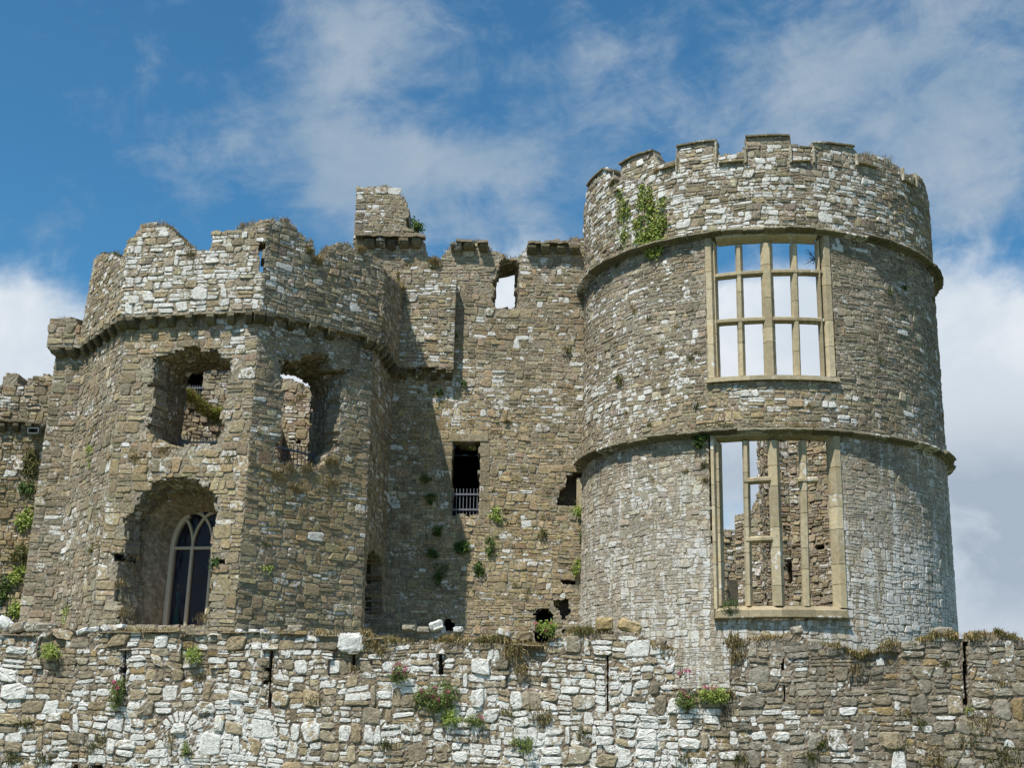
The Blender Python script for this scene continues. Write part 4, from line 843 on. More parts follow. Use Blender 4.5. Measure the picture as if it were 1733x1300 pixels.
fr = thing('boundary_wall', (0, 18.5, 0), 'long rubble wall in the foreground, blotched with white lichen and pierced by narrow slits', 'wall')
def cF(P, cen, rng):
    px, py = proj(P); n = len(P)
    L = .42+gsum(px, py, [(300, 1250, 170, 60, .42), (520, 1260, 160, 60, .25), (440, 1150, 100, 60, .25), (870, 1180, 220, 60, .25), (930, 1270, 280, 50, .42), (1130, 1260, 90, 40, .25), (1050, 1150, 80, 50, .18), (80, 1150, 100, 80, -.12), (560, 1230, 60, 60, -.35), (640, 1180, 40, 40, -.2), (700, 1290, 60, 40, -.3), (90, 1110, 30, 40, -.3), (335, 1110, 30, 40, -.3), (250, 1090, 60, 20, -.15)])
    L = np.where(px > 1215, .06+gsum(px, py, [(1270, 1270, 60, 50, .15), (1360, 1260, 60, 40, .1), (1530, 1290, 100, 30, .1)]), L)
    big = fbm(P[:, 0]*.9, P[:, 2]*.9, 31); r = rng.random(n); wm = np.where(px > 1215, .28, .45)+(big-.5)*.7
    fam = np.where(r < wm, 1, np.where(r < wm+.2, 2, np.where(r < wm+.42, 3, 0))); A = np.stack([PAL[k] for k in ('grey', 'warm', 'dark', 'pale')])
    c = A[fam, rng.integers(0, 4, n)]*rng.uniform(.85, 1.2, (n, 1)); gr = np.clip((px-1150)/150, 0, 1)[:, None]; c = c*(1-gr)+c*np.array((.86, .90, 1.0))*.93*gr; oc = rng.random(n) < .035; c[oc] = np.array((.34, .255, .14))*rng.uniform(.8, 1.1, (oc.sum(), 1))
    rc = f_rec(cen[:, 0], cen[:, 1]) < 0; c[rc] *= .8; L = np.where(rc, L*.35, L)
    li = np.where(rng.random(n) < L+(big-.5)*.25, rng.uniform(.60, .98, n), rng.uniform(.1, .56, n)); return np.concatenate([c, li[:, None]], 1)
def cFm(V, cc, rng):
    u = (V[:, :2]-FR.p[0])@FR.t[0]; c = cF(V, np.stack([u, V[:, 2]], 1), rng); cc[:, 3] = np.clip(c[:, 3]*.6+.14, 0, .62); return cc
mb = MB(); uc, ud = FR.pix(-30, 1200)[0]-3.5, FR.pix(1763, 1200)[0]+4.0
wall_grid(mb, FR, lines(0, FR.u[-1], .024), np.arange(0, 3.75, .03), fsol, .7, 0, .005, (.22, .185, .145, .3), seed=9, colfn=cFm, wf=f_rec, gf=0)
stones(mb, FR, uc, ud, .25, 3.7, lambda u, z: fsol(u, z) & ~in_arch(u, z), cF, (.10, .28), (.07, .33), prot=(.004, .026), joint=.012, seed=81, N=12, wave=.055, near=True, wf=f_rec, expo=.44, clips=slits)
def white(P, cen, rng): n = len(P); return np.concatenate([PAL['pale'][rng.integers(0, 4, n)], rng.uniform(.8, 1.05, (n, 1))], 1)
rng = np.random.default_rng(83); qs = []; a = np.radians(np.array([176, 152, 131, 116, 100, 84, 66, 45, 18, 2])); ri, ro = arch_r*.52, arch_r*1.0
for a0, a1 in zip(a[:-1], a[1:]):
    qs.append([(arch_c[0]+r*math.cos(t), arch_c[1]-.02+r*math.sin(t)*.92) for r, t in ((ri, a0), (ri, a1), (ro*rng.uniform(.9, 1.02), a1), (ro*rng.uniform(.9, 1.02), a0))])
qs.append([(arch_c[0]-ri*.9, arch_c[1]), (arch_c[0]+ri*.45, arch_c[1]), (arch_c[0]+ri*.3, arch_c[1]+ri*.75), (arch_c[0]-ri*.6, arch_c[1]+ri*.78)])
stones(mb, FR, uc, ud, 0, 3.7, lambda u, z: u > -99, white, quads=qs, wave=0, prot=(.012, .03), joint=.01, seed=84, N=12, near=True)
mb.build('wall', NEAR, fr)
mb = MB()   # thin slates bedded along the wall head
for (x0, y0, x1, y1) in [(0, 1077, 60, 1077), (165, 1073, 240, 1072), (242, 1072, 302, 1071), (375, 1073, 440, 1072), (442, 1073, 520, 1075), (535, 1078, 572, 1078), (622, 1085, 650, 1083), (865, 1093, 918, 1096)]:
    (a, za), (b, zb) = FR.pix(x0, y0), FR.pix(x1, y1); bar_h(mb, FR, a, b, za+.01, zb+.01, .025, -.3, .05, (.33, .29, .22, .4), SEC, rng=rng, jit=.006)
hb = [(445, 1100, 470, 1099), (738, 1107, 754, 1107), (204, 1101, 222, 1100), (590, 1107, 606, 1107)]
for (x0, y0, x1, y1) in hb: (a, za), (b, zb) = FR.pix(x0, y0), FR.pix(x1, y1); bar_h(mb, FR, a, b, za, zb, .02, -.1, .055, (.4, .37, .3, .6), SEC, rng=rng, jit=.003)
mb.build('bedding_slate', NEAR, fr)

# ============================================================== LOOSE STONES ON THE BOUNDARY WALL
def boulder(P, ax, tilt, col, rng, name, label, mat=NEAR, group=None):
    n1, n2 = 9, 14; V = []
    for i in range(n1+1):
        a = math.pi*i/n1-math.pi/2; ca, sa = max(math.cos(a), 0)**.4, math.copysign(abs(math.sin(a))**.45, math.sin(a))
        for j in range(n2):
            b = 2*math.pi*j/n2; cb = math.copysign(abs(math.cos(b))**.45, math.cos(b)); sb = math.copysign(abs(math.sin(b))**.45, math.sin(b)); r = 1+rng.uniform(-.07, .07)
            V.append((ax[0]*ca*cb*r, ax[1]*ca*sb*r, ax[2]*sa*r))
    V = np.array(V); c, s_ = math.cos(tilt), math.sin(tilt); V = np.stack([V[:, 0]*c-V[:, 2]*s_, V[:, 1], V[:, 0]*s_+V[:, 2]*c], 1)+P
    f = [(i*n2+j, i*n2+(j+1) % n2, (i+1)*n2+(j+1) % n2, (i+1)*n2+j) for i in range(n1) for j in range(n2)]
    mb = MB(); mb.add(V, f, col); o = mb.build(name, mat)
    o.location = tuple(P); co = np.empty(len(o.data.vertices)*3); o.data.vertices.foreach_get('co', co); o.data.vertices.foreach_set('co', (co.reshape(-1, 3)-P).ravel())
    return tag(o, label, 'stone', group or 'loose stones lying on the boundary wall')
rng = np.random.default_rng(90)
LS = [(10, 1056, 9, 14, .9, .9, 'white stone slab tilted up on the wall head at the extreme left'), (32, 1064, 15, 9, .3, .4, 'grey wedge of stone just right of the tilted white slab at the left end'),
      (54, 1064, 9, 7, 0, .5, 'small pale stone between a grey wedge and a long grey slab at far left'), (78, 1063, 20, 8, .02, .35, 'long flat grey stone on the wall head near the left end'),
      (142, 1070, 11, 4.5, .4, .85, 'white flat stone leaning up to the right, left of the pointed window'), (163, 1067, 8, 5, .2, .8, 'small white stone just right of the white leaning flat stone'), (180, 1065, 7, 5, -.7, .7, 'small white stone set on a slant, third of the row left of the pointed window'),
      (206, 1062, 8, 4, .1, .85, 'small bright white stone at the left foot of the pointed window hole'), (406, 1071, 6, 5, 0, .9, 'small square white stone on the wall head below the lit corner of the left tower'),
      (430, 1070, 8, 4, 0, .85, 'flat white stone, second of three below the lit corner of the left tower'), (447, 1070, 6, 4, .1, .8, 'little white stone, right one of three below the lit corner of the left tower'),
      (500, 1066, 13, 7, .1, .45, 'rounded grey stone on the wall head below the shaded tower face'), (597, 1089, 24, 16, .02, 1.05, 'big square white block set in the top of the boundary wall'),
      (693, 1064, 12, 5, 0, .3, 'flat grey stone left of the tilted pale stone near the small black hole'), (717, 1067, 11, 5, 0, .3, 'grey rubble stone beside the tilted pale stone near the small black hole'),
      (739, 1060, 12, 8, .35, .7, 'pale wedge-shaped stone tilted against the small black hole at the wall foot'), (776, 1067, 9, 5, .1, .6, 'pale stone just right of the small black hole at the wall foot'),
      (853, 1073, 12, 7, -.2, .5, 'grey lump of stone on the wall head left of the larger black hole'), (888, 1079, 14, 9, 0, .2, 'brown squared stone below the larger black hole'),
      (1023, 1057, 15, 11, .05, .35, 'ochre rounded boulder on the grassy wall head at the foot of the round tower'), (1066, 1062, 20, 10, -.35, .3, 'long grey stone sloping right beside the ochre boulder'), (1348, 1068, 9, 7, .2, .4, 'grey knobbly stone standing up below the large lower window'),
      (1118, 1090, 9, 9, -.3, .3, 'grey stone at the left lip of the notch in the wall'), (1595, 1072, 14, 9, 0, .25, 'grey block at the wall head left of the long dark slit at the right')]
for x, y, rx, ry, tl, li, lab in LS:
    u, z = FR.pix(x, y, 0, -.12); P = FR.map(np.array([u]), np.array([z]), np.array([-.12 if x != 597 else -.10]))[0]; k = 18.3/F_PX
    c = np.array((.34, .31, .26))*rng.uniform(.8, 1.15)
    if 'ochre' in lab: c = np.array((.42, .33, .19))
    if 'brown' in lab: c = np.array((.26, .21, .14))
    boulder(P, (rx*k, .13, ry*k), tl, (*c, li), rng, 'loose_stone', lab)

# ============================================================== PLANTS
def nrm_of(S, u, z): return unit(S.map(u, z, 1.0)-S.map(u, z, 0.0))
def stuff(mb, name, mat, label):
    return tag(mb.build(name, mat), label, kind='stuff')
def top_grass(mb, S, top, pxr, n, rng, seg=0, w=(-.35, .03), h=(.08, .22), cols=DRY, dz=0.0, py=None, clump=True, lean=.55, width=.0055):
    """tufts along a wall head between two columns"""
    a = S.pix(pxr[0], py or 500, seg)[0]; b = S.pix(pxr[1], py or 500, seg)[0]
    k = max(1, n//14) if clump else n; c = rng.uniform(a, b, k)
    u = np.clip((np.repeat(c, 14)+rng.normal(0, .05, k*14)) if clump else c, min(a, b), max(a, b)); ww = np.repeat(rng.uniform(*w, k), 14)+rng.normal(0, .03, k*14) if clump else rng.uniform(*w, k)
    ww = np.minimum(ww, w[1]+.03)
    z = np.interp(u, *top)+dz+rng.uniform(-.05, .01, len(u)); P = S.map(u, z, ww); N_ = nrm_of(S, u, z)
    k_ = fbm(u*3.1, u*0+7.7, 61, 3); keep = k_ > rng.uniform(.25, .55, len(u)); P = P[keep]; N_ = N_[keep]; ww = ww[keep]; k_ = k_[keep]
    for lo, hi_, f in ((0, .45, .45), (.45, .58, .75), (.58, 2, 1.1)):
        q = (k_ >= lo) & (k_ < hi_)
        if q.any(): blades(mb, P[q], rng, (h[0]*f, h[1]*f), lean*1.7, width, cols, droop=.8, out=N_[q]*.5*(ww[q] > (w[0]+w[1])/2)[:, None])
def wall_tuft(mb, S, px, py, n, rng, seg=0, w=0.0, spread=.06, h=(.05, .16), cols=OLIVE, lean=.8, width=.0055, down=0.0):
    u, z = S.pix(px, py, seg, w); uu = u+rng.normal(0, spread, n); zz = z+rng.normal(0, spread*.7, n); P = S.map(uu, zz, w+rng.uniform(.0, .04, n)); N_ = nrm_of(S, uu, zz)
    blades(mb, P, rng, h, lean, width, cols, droop=.9+down, out=N_*.8)
rng = np.random.default_rng(100)
# dry grass along the boundary wall head
mb = MB()
for a, b, n, cols, h in [(195, 365, 900, DRY, (.04, .13)), (300, 345, 150, OLIVE, (.05, .14)), (372, 400, 120, DRY, (.05, .12)), (455, 490, 350, DRY, (.06, .15)), (535, 572, 260, DRY, (.06, .13)), (612, 640, 260, DRY, (.05, .16)), (650, 860, 2600, DRY, (.06, .18)), (660, 700, 200, OLIVE, (.08, .2)), (790, 850, 420, OLIVE, (.06, .16)),
        (862, 930, 500, DRY, (.05, .15)), (930, 1090, 1700, DRY, (.05, .15)), (960, 1045, 500, OLIVE, (.08, .2)), (1085, 1140, 500, DRY, (.04, .12)), (1238, 1300, 700, DRY, (.05, .13)), (1240, 1420, 1500, DRY, (.03, .1)), (1390, 1470, 700, OLIVE, (.04, .12)), (1400, 1470, 500, DRY, (.05, .14)),
        (1490, 1520, 250, DRY, (.05, .14)), (1555, 1620, 1400, DRY, (.08, .22)), (1560, 1590, 500, OLIVE, (.08, .2)), (1640, 1725, 1500, DRY, (.07, .2)), (1690, 1730, 400, OLIVE, (.1, .22)), (0, 200, 260, DRY, (.03, .1)), (1420, 1640, 500, DRY, (.03, .09))]:
    top_grass(mb, FR, fr_top, (a, b), int(n*1.7), rng, h=h, cols=cols, py=1080)
stuff(mb, 'dry_grass', STRAW, 'straw-coloured grass along the head of the boundary wall')
mb = MB()   # hanging tufts and small herbs in the joints of the boundary wall
for x, y, n, cols, sp, h in [(630, 1095, 200, DRY, .05, (.08, .2)), (645, 1110, 120, DRY, .04, (.08, .2)), (598, 1135, 60, DRY, .03, (.06, .15)), (870, 1110, 300, DRY, .07, (.1, .25)), (885, 1140, 120, DRY, .05, (.1, .22)), (918, 1220, 260, DRY, .06, (.1, .25)), (905, 1205, 100, DRY, .06, (.08, .2)), (860, 1210, 90, OLIVE, .05, (.05, .14)), (1240, 1090, 300, DRY, .06, (.1, .25)), (1245, 1115, 160, DRY, .05, (.1, .22)), (1236, 1180, 130, DRY, .04, (.08, .2)), (655, 1265, 150, OLIVE, .05, (.08, .18)), (170, 1255, 120, OLIVE, .05, (.06, .18)), (45, 1230, 100, OLIVE, .05, (.06, .2)), (75, 1290, 140, OLIVE, .06, (.08, .2)), (20, 1290, 140, OLIVE, .06, (.08, .2)), (155, 1270, 100, OLIVE, .05, (.08, .2)), (285, 1255, 90, DRY, .05, (.06, .16)),
        (1405, 1255, 120, OLIVE, .03, (.06, .14)), (1390, 1265, 120, OLIVE, .03, (.06, .16)), (1250, 1290, 160, OLIVE, .05, (.06, .18)), (1375, 1285, 140, OLIVE, .04, (.08, .2)), (1535, 1210, 60, DRY, .03, (.05, .14)), (1558, 1225, 90, OLIVE, .03, (.05, .14)), (1580, 1290, 330, DRY, .10, (.06, .2)), (1700, 1290, 400, OLIVE, .12, (.06, .2)), (1660, 1230, 240, DRY, .09, (.05, .16)), (1520, 1265, 120, OLIVE, .06, (.05, .14)), (1640, 1262, 130, OLIVE, .07, (.05, .14)), (1697, 1160, 80, DRY, .04, (.05, .12)), (1502, 1092, 160, DRY, .05, (.06, .16)), (1545, 1095, 60, OLIVE, .03, (.05, .12)), (1600, 1125, 70, OLIVE, .03, (.05, .12)), (1638, 1205, 60, LIME, .03, (.04, .1)), (1447, 1135, 90, DRY, .05, (.06, .16)), (985, 1245, 110, OLIVE, .05, (.05, .14)), (1155, 1290, 140, OLIVE, .06, (.05, .15)), (530, 1190, 100, OLIVE, .05, (.05, .14)), (700, 1190, 60, DRY, .04, (.05, .14)), (335, 1150, 80, DRY, .04, (.06, .15))]:
    wall_tuft(mb, FR, x, y, int(n*.7), rng, 0, 0, sp*1.2, (h[0]*.6, h[1]*.72), cols)
stuff(mb, 'hanging_grass', STRAW, 'small dry and olive tufts rooted in the joints of the boundary wall')
# grass on the heads of towers and range
mb = MB()
for sg, a, b, n, py in [(2, 158, 205, 200, 430), (3, 240, 300, 550, 380), (3, 310, 356, 600, 420), (3, 400, 440, 420, 380), (4, 455, 528, 1300, 380), (4, 532, 553, 350, 435), (4, 575, 640, 1200, 420), (5, 650, 688, 1300, 470), (1, 100, 143, 130, 540), (2, 205, 222, 150, 430)]:
    top_grass(mb, PB, pt, (a, b), n, rng, sg, (-.45+WP, WP+.02), (.07, .2), DRY if sg != 2 else OLIVE, dz=.02, py=py)
for x, y, n in [(524, 428, 200), (537, 445, 250), (322, 432, 160), (680, 490, 300), (672, 470, 200), (610, 425, 200)]: wall_tuft(mb, PB, x, y, n, rng, 3 if x < 445 else 4 if x < 640 else 5, WP, .07, (.08, .2), DRY)
for x, y, n, sg in [(560, 785, 400, 4), (520, 795, 260, 4), (490, 793, 160, 4), (275, 765, 140, 3), (230, 775, 160, 3), (180, 779, 80, 3), (390, 780, 90, 3), (470, 810, 180, 4), (500, 830, 200, 4), (560, 822, 120, 4), (450, 925, 100, 4), (250, 735, 0, 3), (155, 735, 60, 2), (210, 1040, 120, 3), (345, 1050, 120, 3), (204, 990, 90, 3)]:
    if n: wall_tuft(mb, LT, x, y, n, rng, sg, 0, .09, (.05, .15), DRY if n != 100 else OLIVE)
stuff(mb, 'tower_grass', STRAW, 'straw-coloured grass on the broken heads and sills of the many-sided tower')
mb = MB()
for a, b, n in [(722, 765, 700), (605, 715, 500), (765, 832, 700), (885, 985, 1200), (846, 880, 300)]: top_grass(mb, CW, cw_top, (a, b), n, rng, 0, (-.5, .03), (.06, .18), DRY, py=420)
for x, y, n, cols in [(735, 445, 320, DRY), (730, 460, 200, OLIVE), (700, 465, 80, OLIVE), (690, 450, 60, OLIVE), (800, 690, 0, OLIVE)]:
    if n: wall_tuft(mb, CW, x, y, n, rng, 0, .05, .08, (.06, .2), cols)
stuff(mb, 'range_wall_grass', STRAW, 'dry grass on the broken head of the wall between the towers')
mb = MB()
for a, b, n, h in [(1456, 1522, 900, (.06, .26)), (1025, 1050, 420, (.08, .22)), (1117, 1144, 200, (.05, .16)), (1528, 1547, 80, (.05, .14))]: top_grass(mb, RT_, rt_top, (a, b), n, rng, 0, (-.5, .02), h, OLIVE if a < 1100 else DRY, py=290)
for x, y, n, cols in [(1112, 293, 220, DRY), (1037, 312, 250, OLIVE), (1046, 642, 200, OLIVE), (1100, 540, 60, OLIVE), (1180, 600, 60, DRY), (1075, 530, 70, DRY), (1070, 520, 50, DRY), (1145, 555, 50, DRY), (1168, 608, 60, OLIVE), (1120, 595, 50, DRY), (1045, 452, 80, OLIVE), (1500, 500, 0, OLIVE), (1530, 490, 130, GREEN), (1505, 495, 90, GREEN), (1578, 508, 60, OLIVE), (1490, 612, 60, OLIVE), (1060, 700, 60, DRY), (1160, 800, 80, DRY), (1193, 790, 120, OLIVE), (1195, 815, 90, OLIVE), (1180, 690, 90, OLIVE), (1100, 720, 60, OLIVE), (1240, 705, 0, DRY), (1035, 770, 50, OLIVE), (1104, 815, 40, DRY), (1370, 690, 70, DRY), (1000, 375, 60, OLIVE)]:
    if n: wall_tuft(mb, RT_, x, y, n, rng, 0, 0, .05, (.04, .13), cols)
for x in (1195, 1215, 1230, 1330, 1345, 1352, 1368, 1380): wall_tuft(mb, RT_, x, 722, 60, rng, 0, .1, .07, (.03, .1), OLIVE if x < 1300 else DRY)
stuff(mb, 'round_tower_grass', STRAW, 'small grasses in joints and on the battlements of the round tower')
# mounds of grass inside the ruins
mb = MB()
top_grass(mb, SW2[0], SW2[2], (305, 392), 9000, rng, 0, (-.5, .04), (.15, .42), LIME+DRY[:2], py=690)
for x, y in ((316, 672), (322, 678), (328, 683), (334, 688), (341, 693), (348, 698), (355, 704), (362, 708), (370, 706), (378, 706)): wall_tuft(mb, SW2[0], x, y, 420, rng, 0, .0, .08, (.12, .34), LIME[:2]+DRY[:2])
stuff(mb, 'green_grass', STRAW, 'bright grass on the rubble bank behind the upper left window hole')
mb = MB(); top_grass(mb, SW3[0], SW3[2], (470, 535), 1500, rng, 0, (-.5, .03), (.08, .22), DRY, py=680); top_grass(mb, SW4[0], SW4[2], (478, 535), 900, rng, 0, (-.4, .03), (.05, .12), DRY, py=660); stuff(mb, 'inner_grass', STRAW, 'dry grass on the slanting inner walls behind the upper right window hole')

# leafy plants, each a thing of its own
def leafy(S, px, py, rx, ry, n, label, rng, seg=0, w=0.0, size=(.02, .045), cols=GREEN, depth=.14, name='wall_plant', cat='plant', grp=None, stems=0, pts=None, flowers=0, spiky=False):
    """bushy plant rooted in a joint: leaf clusters round a few stems; rx, ry in photo pixels"""
    (u, z) = S.pix(px, py, seg, w); ur_ = abs(S.pix(px+rx, py, seg, w)[0]-u); zr = abs(S.pix(px, py-ry, seg, w)[1]-z)
    base = S.map(np.array([u]), np.array([z-zr*.7]), np.array([w]))[0]
    k = max(4, n//22); a = rng.uniform(0, 2*np.pi, k); r = np.sqrt(rng.uniform(0, 1, k))*rng.uniform(.75, 1.1, k)
    cu, cz = u+ur_*r*np.cos(a), z+zr*r*np.sin(a); cw_ = w+rng.uniform(.01, 1, k)*depth*(1-.5*r**2)
    if pts is not None:
        q = np.array([S.pix(x, y, seg, w) for x, y in pts]); k = len(q); cu = q[:, 0]; cz = q[:, 1]; cw_ = w+rng.uniform(.02, 1, k)*depth
    per = max(3, n//k); idx = np.repeat(np.arange(k), per); s_ = (size[0]+size[1])*.8
    P = S.map(cu[idx]+rng.normal(0, s_, len(idx)), cz[idx]+rng.normal(0, s_, len(idx)), np.maximum(cw_[idx]+rng.normal(0, s_*.5, len(idx)), w+.012))
    N_ = nrm_of(S, cu[idx], cz[idx])+np.array([0, 0, .5]); mb = MB(); leaves(mb, P, rng, size, cols, N_, .8, .28 if spiky else .62)
    root = thing(name, tuple(base), label, cat, grp); mb.build('foliage', LEAF, root)
    if stems:
        mb = MB(); T = S.map(cu, cz, cw_)
        for t in T[rng.choice(k, min(stems, k), replace=False)]: m_ = (base+t)/2+rng.normal(0, .02, 3); rod(mb, base, m_, .006, (.12, .14, .04), 4); rod(mb, m_, t, .004, (.12, .14, .04), 4)
        mb.build('stem', LEAF, root)
    if flowers:
        ff = rng.choice(k, flowers, replace=True)
        for i in ff[:max(3, flowers*2//3)]:
            t = S.map(np.array([cu[i]+rng.normal(0, ur_*.35)]), np.array([cz[i]+zr*rng.uniform(.2, .75)]), np.array([cw_[i]+.04]))[0]; mb = MB(); P = t+rng.normal(0, .015, (26, 3)); leaves(mb, P, rng, (.008, .015), ((.52, .09, .19), (.58, .17, .27), (.40, .07, .15)), None, 1)
            rod(mb, t-[0, 0, .12], t, .003, (.2, .1, .06), 4); mb.build('flower_head', LEAF, root)
    return root
G_FR = 'plants rooted in the boundary wall'; G_RT = 'plants on the round tower'; G_LW = 'green plants on the far left wall'; G_CW = 'small green plants on the wall between the towers'
# ivy
def scatter(poly, n, rng):
    p = np.array(poly, float); o = []
    while len(o) < n:
        q = rng.uniform(p.min(0), p.max(0), (n, 2)); q = q[inpoly(q[:, 0], q[:, 1], poly)]; q = q[fbm(q[:, 0]/14, q[:, 1]/14, 77) > rng.uniform(.3, .5, len(q))]; o += q.tolist()
    return o[:n]
ivp = scatter([(1083, 318), (1092, 300), (1098, 318), (1106, 322), (1106, 345), (1121, 316), (1127, 350), (1128, 385), (1121, 405), (1120, 432), (1100, 437), (1092, 425), (1076, 408), (1075, 385), (1082, 360), (1080, 335)], 150, rng)
ivp += scatter([(1076, 375), (1127, 370), (1120, 425), (1098, 436), (1076, 408)], 120, rng)
ivp += scatter([(1046, 350), (1052, 335), (1068, 335), (1068, 380), (1064, 405), (1052, 408), (1045, 390)], 34, rng)+scatter([(1048, 325), (1056, 320), (1054, 345), (1048, 345)], 8, rng)+[(1054, 412), (1055, 420), (1110, 410)]
leafy(RT_, 1100, 380, 28, 60, 4600, 'bright green ivy spreading below the battlements of the round tower', rng, size=(.022, .045), cols=LIME+GREEN[1:2]+((.30, .26, .08),), depth=.09, name='ivy', cat='ivy', stems=14, pts=ivp)
leafy(RT_, 1185, 745, 12, 16, 420, 'dark leafy plant at the top left corner of the lower tower window', rng, cols=GREEN, size=(.02, .04), grp=G_RT, w=.02)
leafy(RT_, 1236, 1028, 13, 12, 520, 'round green cushion plant on the left end of the lower tower window sill', rng, cols=GREEN, w=.1, size=(.015, .03), grp=G_RT, spiky=True)
leafy(RT_, 1048, 643, 7, 9, 140, 'small dark tuft halfway up the left side of the round tower', rng, cols=OLIVE, size=(.015, .03), grp=G_RT)
# twig seen through the upper window
u, z = RT_.pix(1383, 437, 0, -.5); P0 = RT_.map(np.array([u]), np.array([z]), np.array([-.6]))[0]; mb = MB()
for i in range(26): rod(mb, P0+rng.normal(0, .04, 3), P0+[-rng.uniform(.02, .3), 0, rng.uniform(-.15, .28)], .004, (.1, .08, .05), 4)
o = mb.build('dry_twig', LEAF); tag(o, 'bare dry twigs sticking into the top right light of the upper tower window', 'twig')
u, z = (SW4[0].u[0], 0)
leafy(CW, 706, 385, 9, 8, 300, 'leafy bush growing on the broken chimney stack', rng, cols=GREEN, size=(.03, .05), name='shrub', w=-.2, stems=6)
leafy(CW, 699, 374, 4, 6, 50, 'thin upright sprig above the bush on the chimney stack', rng, cols=GREEN, size=(.02, .04), name='shrub', w=-.2, stems=3)
for x, y, rx, ry, n, cols, lab in [(783, 928, 13, 9, 650, GREEN, 'bushy green plant below the barred doorway, brightest on the range wall'), (810, 967, 8, 12, 300, GREEN, 'green clump right of and below the bushy plant under the barred doorway'), (838, 873, 9, 13, 300, LIME, 'yellow-green clump right of the foot of the barred doorway'),
        (830, 925, 6, 18, 280, GREEN, 'narrow green trail between two clumps right of the barred doorway'), (768, 567, 5, 8, 140, GREEN, 'small plant in the vertical joint beside the projecting bay'), (917, 903, 10, 6, 170, OLIVE, 'olive patch on the range wall halfway to the round tower'), (730, 845, 10, 8, 170, GREEN, 'shaded green tuft left of the barred doorway railing'),
        (742, 900, 9, 7, 200, GREEN, 'shaded plant lower left of the barred doorway'), (733, 936, 10, 8, 230, GREEN, 'shaded plant level with the bushy plant, on its left'), (745, 972, 16, 18, 330, GREEN, 'large ragged shaded plant at the shadow edge low on the range wall'), (720, 410+400, 8, 7, 120, GREEN, 'topmost shaded tuft left of the doorway'), (756, 700, 0, 0, 0, GREEN, ''),
        (978, 868, 10, 8, 260, LIME, 'green plant under the stepped cavity beside the round tower'), (985, 900, 5, 20, 260, GREEN, 'green trail hanging down the corner beside the round tower'), (975, 960, 7, 16, 260, LIME, 'lowest green trail beside the foot of the round tower'), (958, 592, 6, 6, 90, OLIVE, 'small tuft high on the range wall close to the round tower'), (860, 712, 5, 5, 60, OLIVE, 'small tuft above and right of the doorway lintel'), (785, 650, 6, 5, 80, GREEN, 'small plant just below the corbels of the bay'), (742, 665, 6, 6, 90, GREEN, 'small plant in sun below the corbels of the bay, left of another')]:
    if n: leafy(CW, x, y, rx, ry, n, lab, rng, cols=cols, size=(.018, .035), grp=G_CW, stems=3)
mb = MB()
for i in range(120):
    x, y = rng.uniform(790, 975), rng.uniform(640, 1030)
    if fbm(x/40, y/40, 55) > .5: wall_tuft(mb, CW, x, y, int(rng.integers(10, 40)), rng, 0, 0, .04, (.03, .1), [OLIVE, DRY, GREEN][rng.integers(0, 3)])
stuff(mb, 'joint_grass', STRAW, 'small tufts in the joints of the range wall')
leafy(LT, 666, 745, 5, 30, 420, 'dark shaded ivy in the corner where the many-sided tower meets the range wall, upper patch', rng, 5, .02, (.03, .05), GREEN, .1, 'ivy', 'ivy')
leafy(LT, 660, 900, 5, 60, 500, 'dark shaded ivy in the same corner, lower and longer patch', rng, 5, .02, (.03, .05), OLIVE, .08, 'ivy', 'ivy')
for x, y, rx, ry, n, cols, sg, lab in [(152, 775, 7, 25, 160, LIME, 2, 'thin yellow-green creeper on the left flank of the many-sided tower, upper streak'), (113, 1040, 5, 22, 150, LIME, 2, 'thin yellow-green creeper at the foot of the left flank of the many-sided tower'), (160, 930, 9, 9, 130, OLIVE, 2, 'olive tuft halfway down the left flank of the many-sided tower'), (364, 955, 6, 8, 120, GREEN, 3, 'small green plant at the right edge of the pointed window hole'), (452, 962, 6, 4, 60, LIME, 4, 'tiny yellow-green plant in the middle of the shaded tower face')]:
    leafy(LT, x, y, rx, ry, n, lab, rng, sg, 0, (.02, .035), cols, .06, grp='small plants on the many-sided tower')
for x, y, rx, ry, n, cols, lab in [(52, 782, 15, 20, 700, OLIVE, 'olive bush under the metal box, highest on the far left wall'), (48, 828, 14, 14, 350, GREEN, 'green clump below the olive bush on the far left wall'), (45, 880, 16, 16, 650, LIME, 'bright green clump in the middle of the far left wall'), (35, 942, 16, 16, 600, OLIVE, 'brownish bush below the bright green clump on the far left wall'), (38, 975, 18, 18, 600, LIME, 'bright leafy plant under the brownish bush on the far left wall'),
        (62, 1010, 10, 14, 260, GREEN, 'dark green clump right of the lowest plant on the far left wall'), (35, 1032, 20, 14, 700, LIME, 'lowest leafy plant on the far left wall, just above the loose stones'), (6, 1000, 12, 25, 500, GREEN, 'green growth cut by the left edge of the picture'), (78, 880, 4, 8, 60, GREEN, 'tiny plant right of the bright green clump on the far left wall'), (88, 1000, 4, 16, 90, OLIVE, 'thin olive trail at the joint with the many-sided tower')]:
    leafy(FL, x, y, rx, ry, n, lab, rng, 0, 0, (.022, .045), cols, .16, grp=G_LW, stems=4)
mb = MB()
for i in range(90):
    x, y = rng.uniform(0, 100), rng.uniform(760, 1050); wall_tuft(mb, FL, x, y, int(rng.integers(15, 50)), rng, 0, 0, .07, (.04, .13), [OLIVE, DRY, GREEN][rng.integers(0, 3)])
stuff(mb, 'flank_grass', STRAW, 'grasses rooted over the far left wall')
GV = ((.16, .22, .05), (.22, .26, .08), (.10, .15, .04))
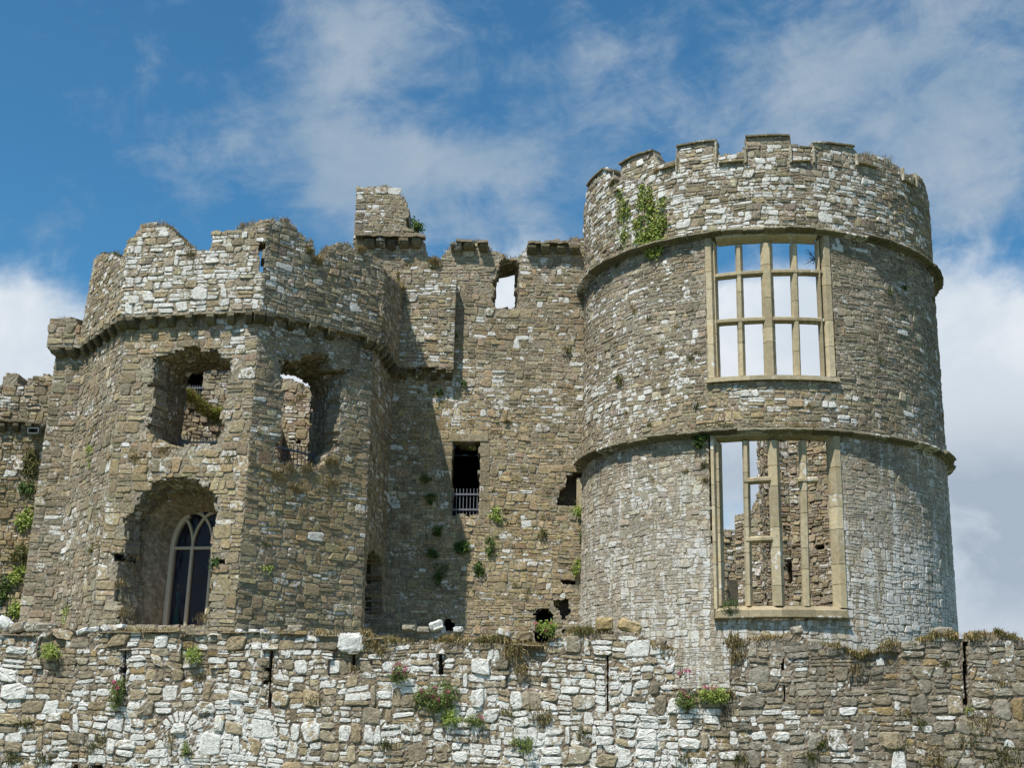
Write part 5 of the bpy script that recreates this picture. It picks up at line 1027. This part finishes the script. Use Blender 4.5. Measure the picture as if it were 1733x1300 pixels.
for x, y, rx, ry, n, cols, fl, lab, nm in [(88, 1104, 13, 12, 620, LIME, 0, 'bright green fern tuft near the left end of the boundary wall', 'fern'), (328, 1110, 14, 11, 600, LIME, 0, 'bright green fern tuft left of the second slit, in a dark blocked notch', 'fern'), (200, 1175, 11, 26, 650, GV, 3, 'tall scraggy plant hanging out of the first slit of the boundary wall', 'valerian'),
        (678, 1142, 14, 16, 420, GV, 9, 'light sprawling valerian with pink heads left of the big valerian', 'valerian'), (740, 1180, 36, 26, 2300, GV, 14, 'big bushy valerian with pink flower heads in the middle of the boundary wall', 'valerian'), (765, 1215, 16, 14, 500, LIME, 0, 'yellow-green growth at the lower right of the big valerian', 'wall_plant'),
        (806, 1220, 14, 10, 300, GV, 2, 'small sprawling valerian right of the big one', 'valerian'), (928, 1063, 17, 14, 520, LIME, 4, 'valerian with pink heads in front of the larger black hole', 'valerian'), (890, 1262, 24, 12, 420, GV, 0, 'low straggling plant near the bottom edge of the boundary wall', 'wall_plant'), (1160, 1186, 16, 14, 750, GV, 5, 'yellow-green plant at the left of the notch in the boundary wall', 'valerian'),
        (1208, 1178, 24, 12, 1100, LIME, 7, 'bright valerian cushion filling the right of the notch in the boundary wall', 'valerian'), (1150, 1140, 14, 12, 30, GV, 6, 'pink flower heads rising at the left edge of the notch', 'valerian'), (315, 1268, 8, 10, 180, GV, 0, 'small green plant below the stone arch', 'wall_plant'), (520, 1098, 0, 0, 0, GV, 0, '', '')]:
    if n: leafy(FR, x, y, rx, ry, n, lab, rng, 0, 0, (.012, .028), cols, .16, nm, 'fern' if nm == 'fern' else 'plant', G_FR, 8 if n > 100 else 3, None, fl, True)
mb = MB()
for i in range(24):
    th = rng.uniform(-2.6, -.5); u, z = FR.pix(1225, 1195, 0); P0 = FR.map(np.array([u]), np.array([z]), np.array([.02]))[0]; rod(mb, P0, P0+[math.cos(th)*rng.uniform(.02, .16), -.05, math.sin(th)*rng.uniform(.05, .22)], .003, (.12, .09, .06), 4)
o = mb.build('dead_plant', LEAF); tag(o, 'dark dry stems hanging under the notch in the boundary wall', 'dead plant')
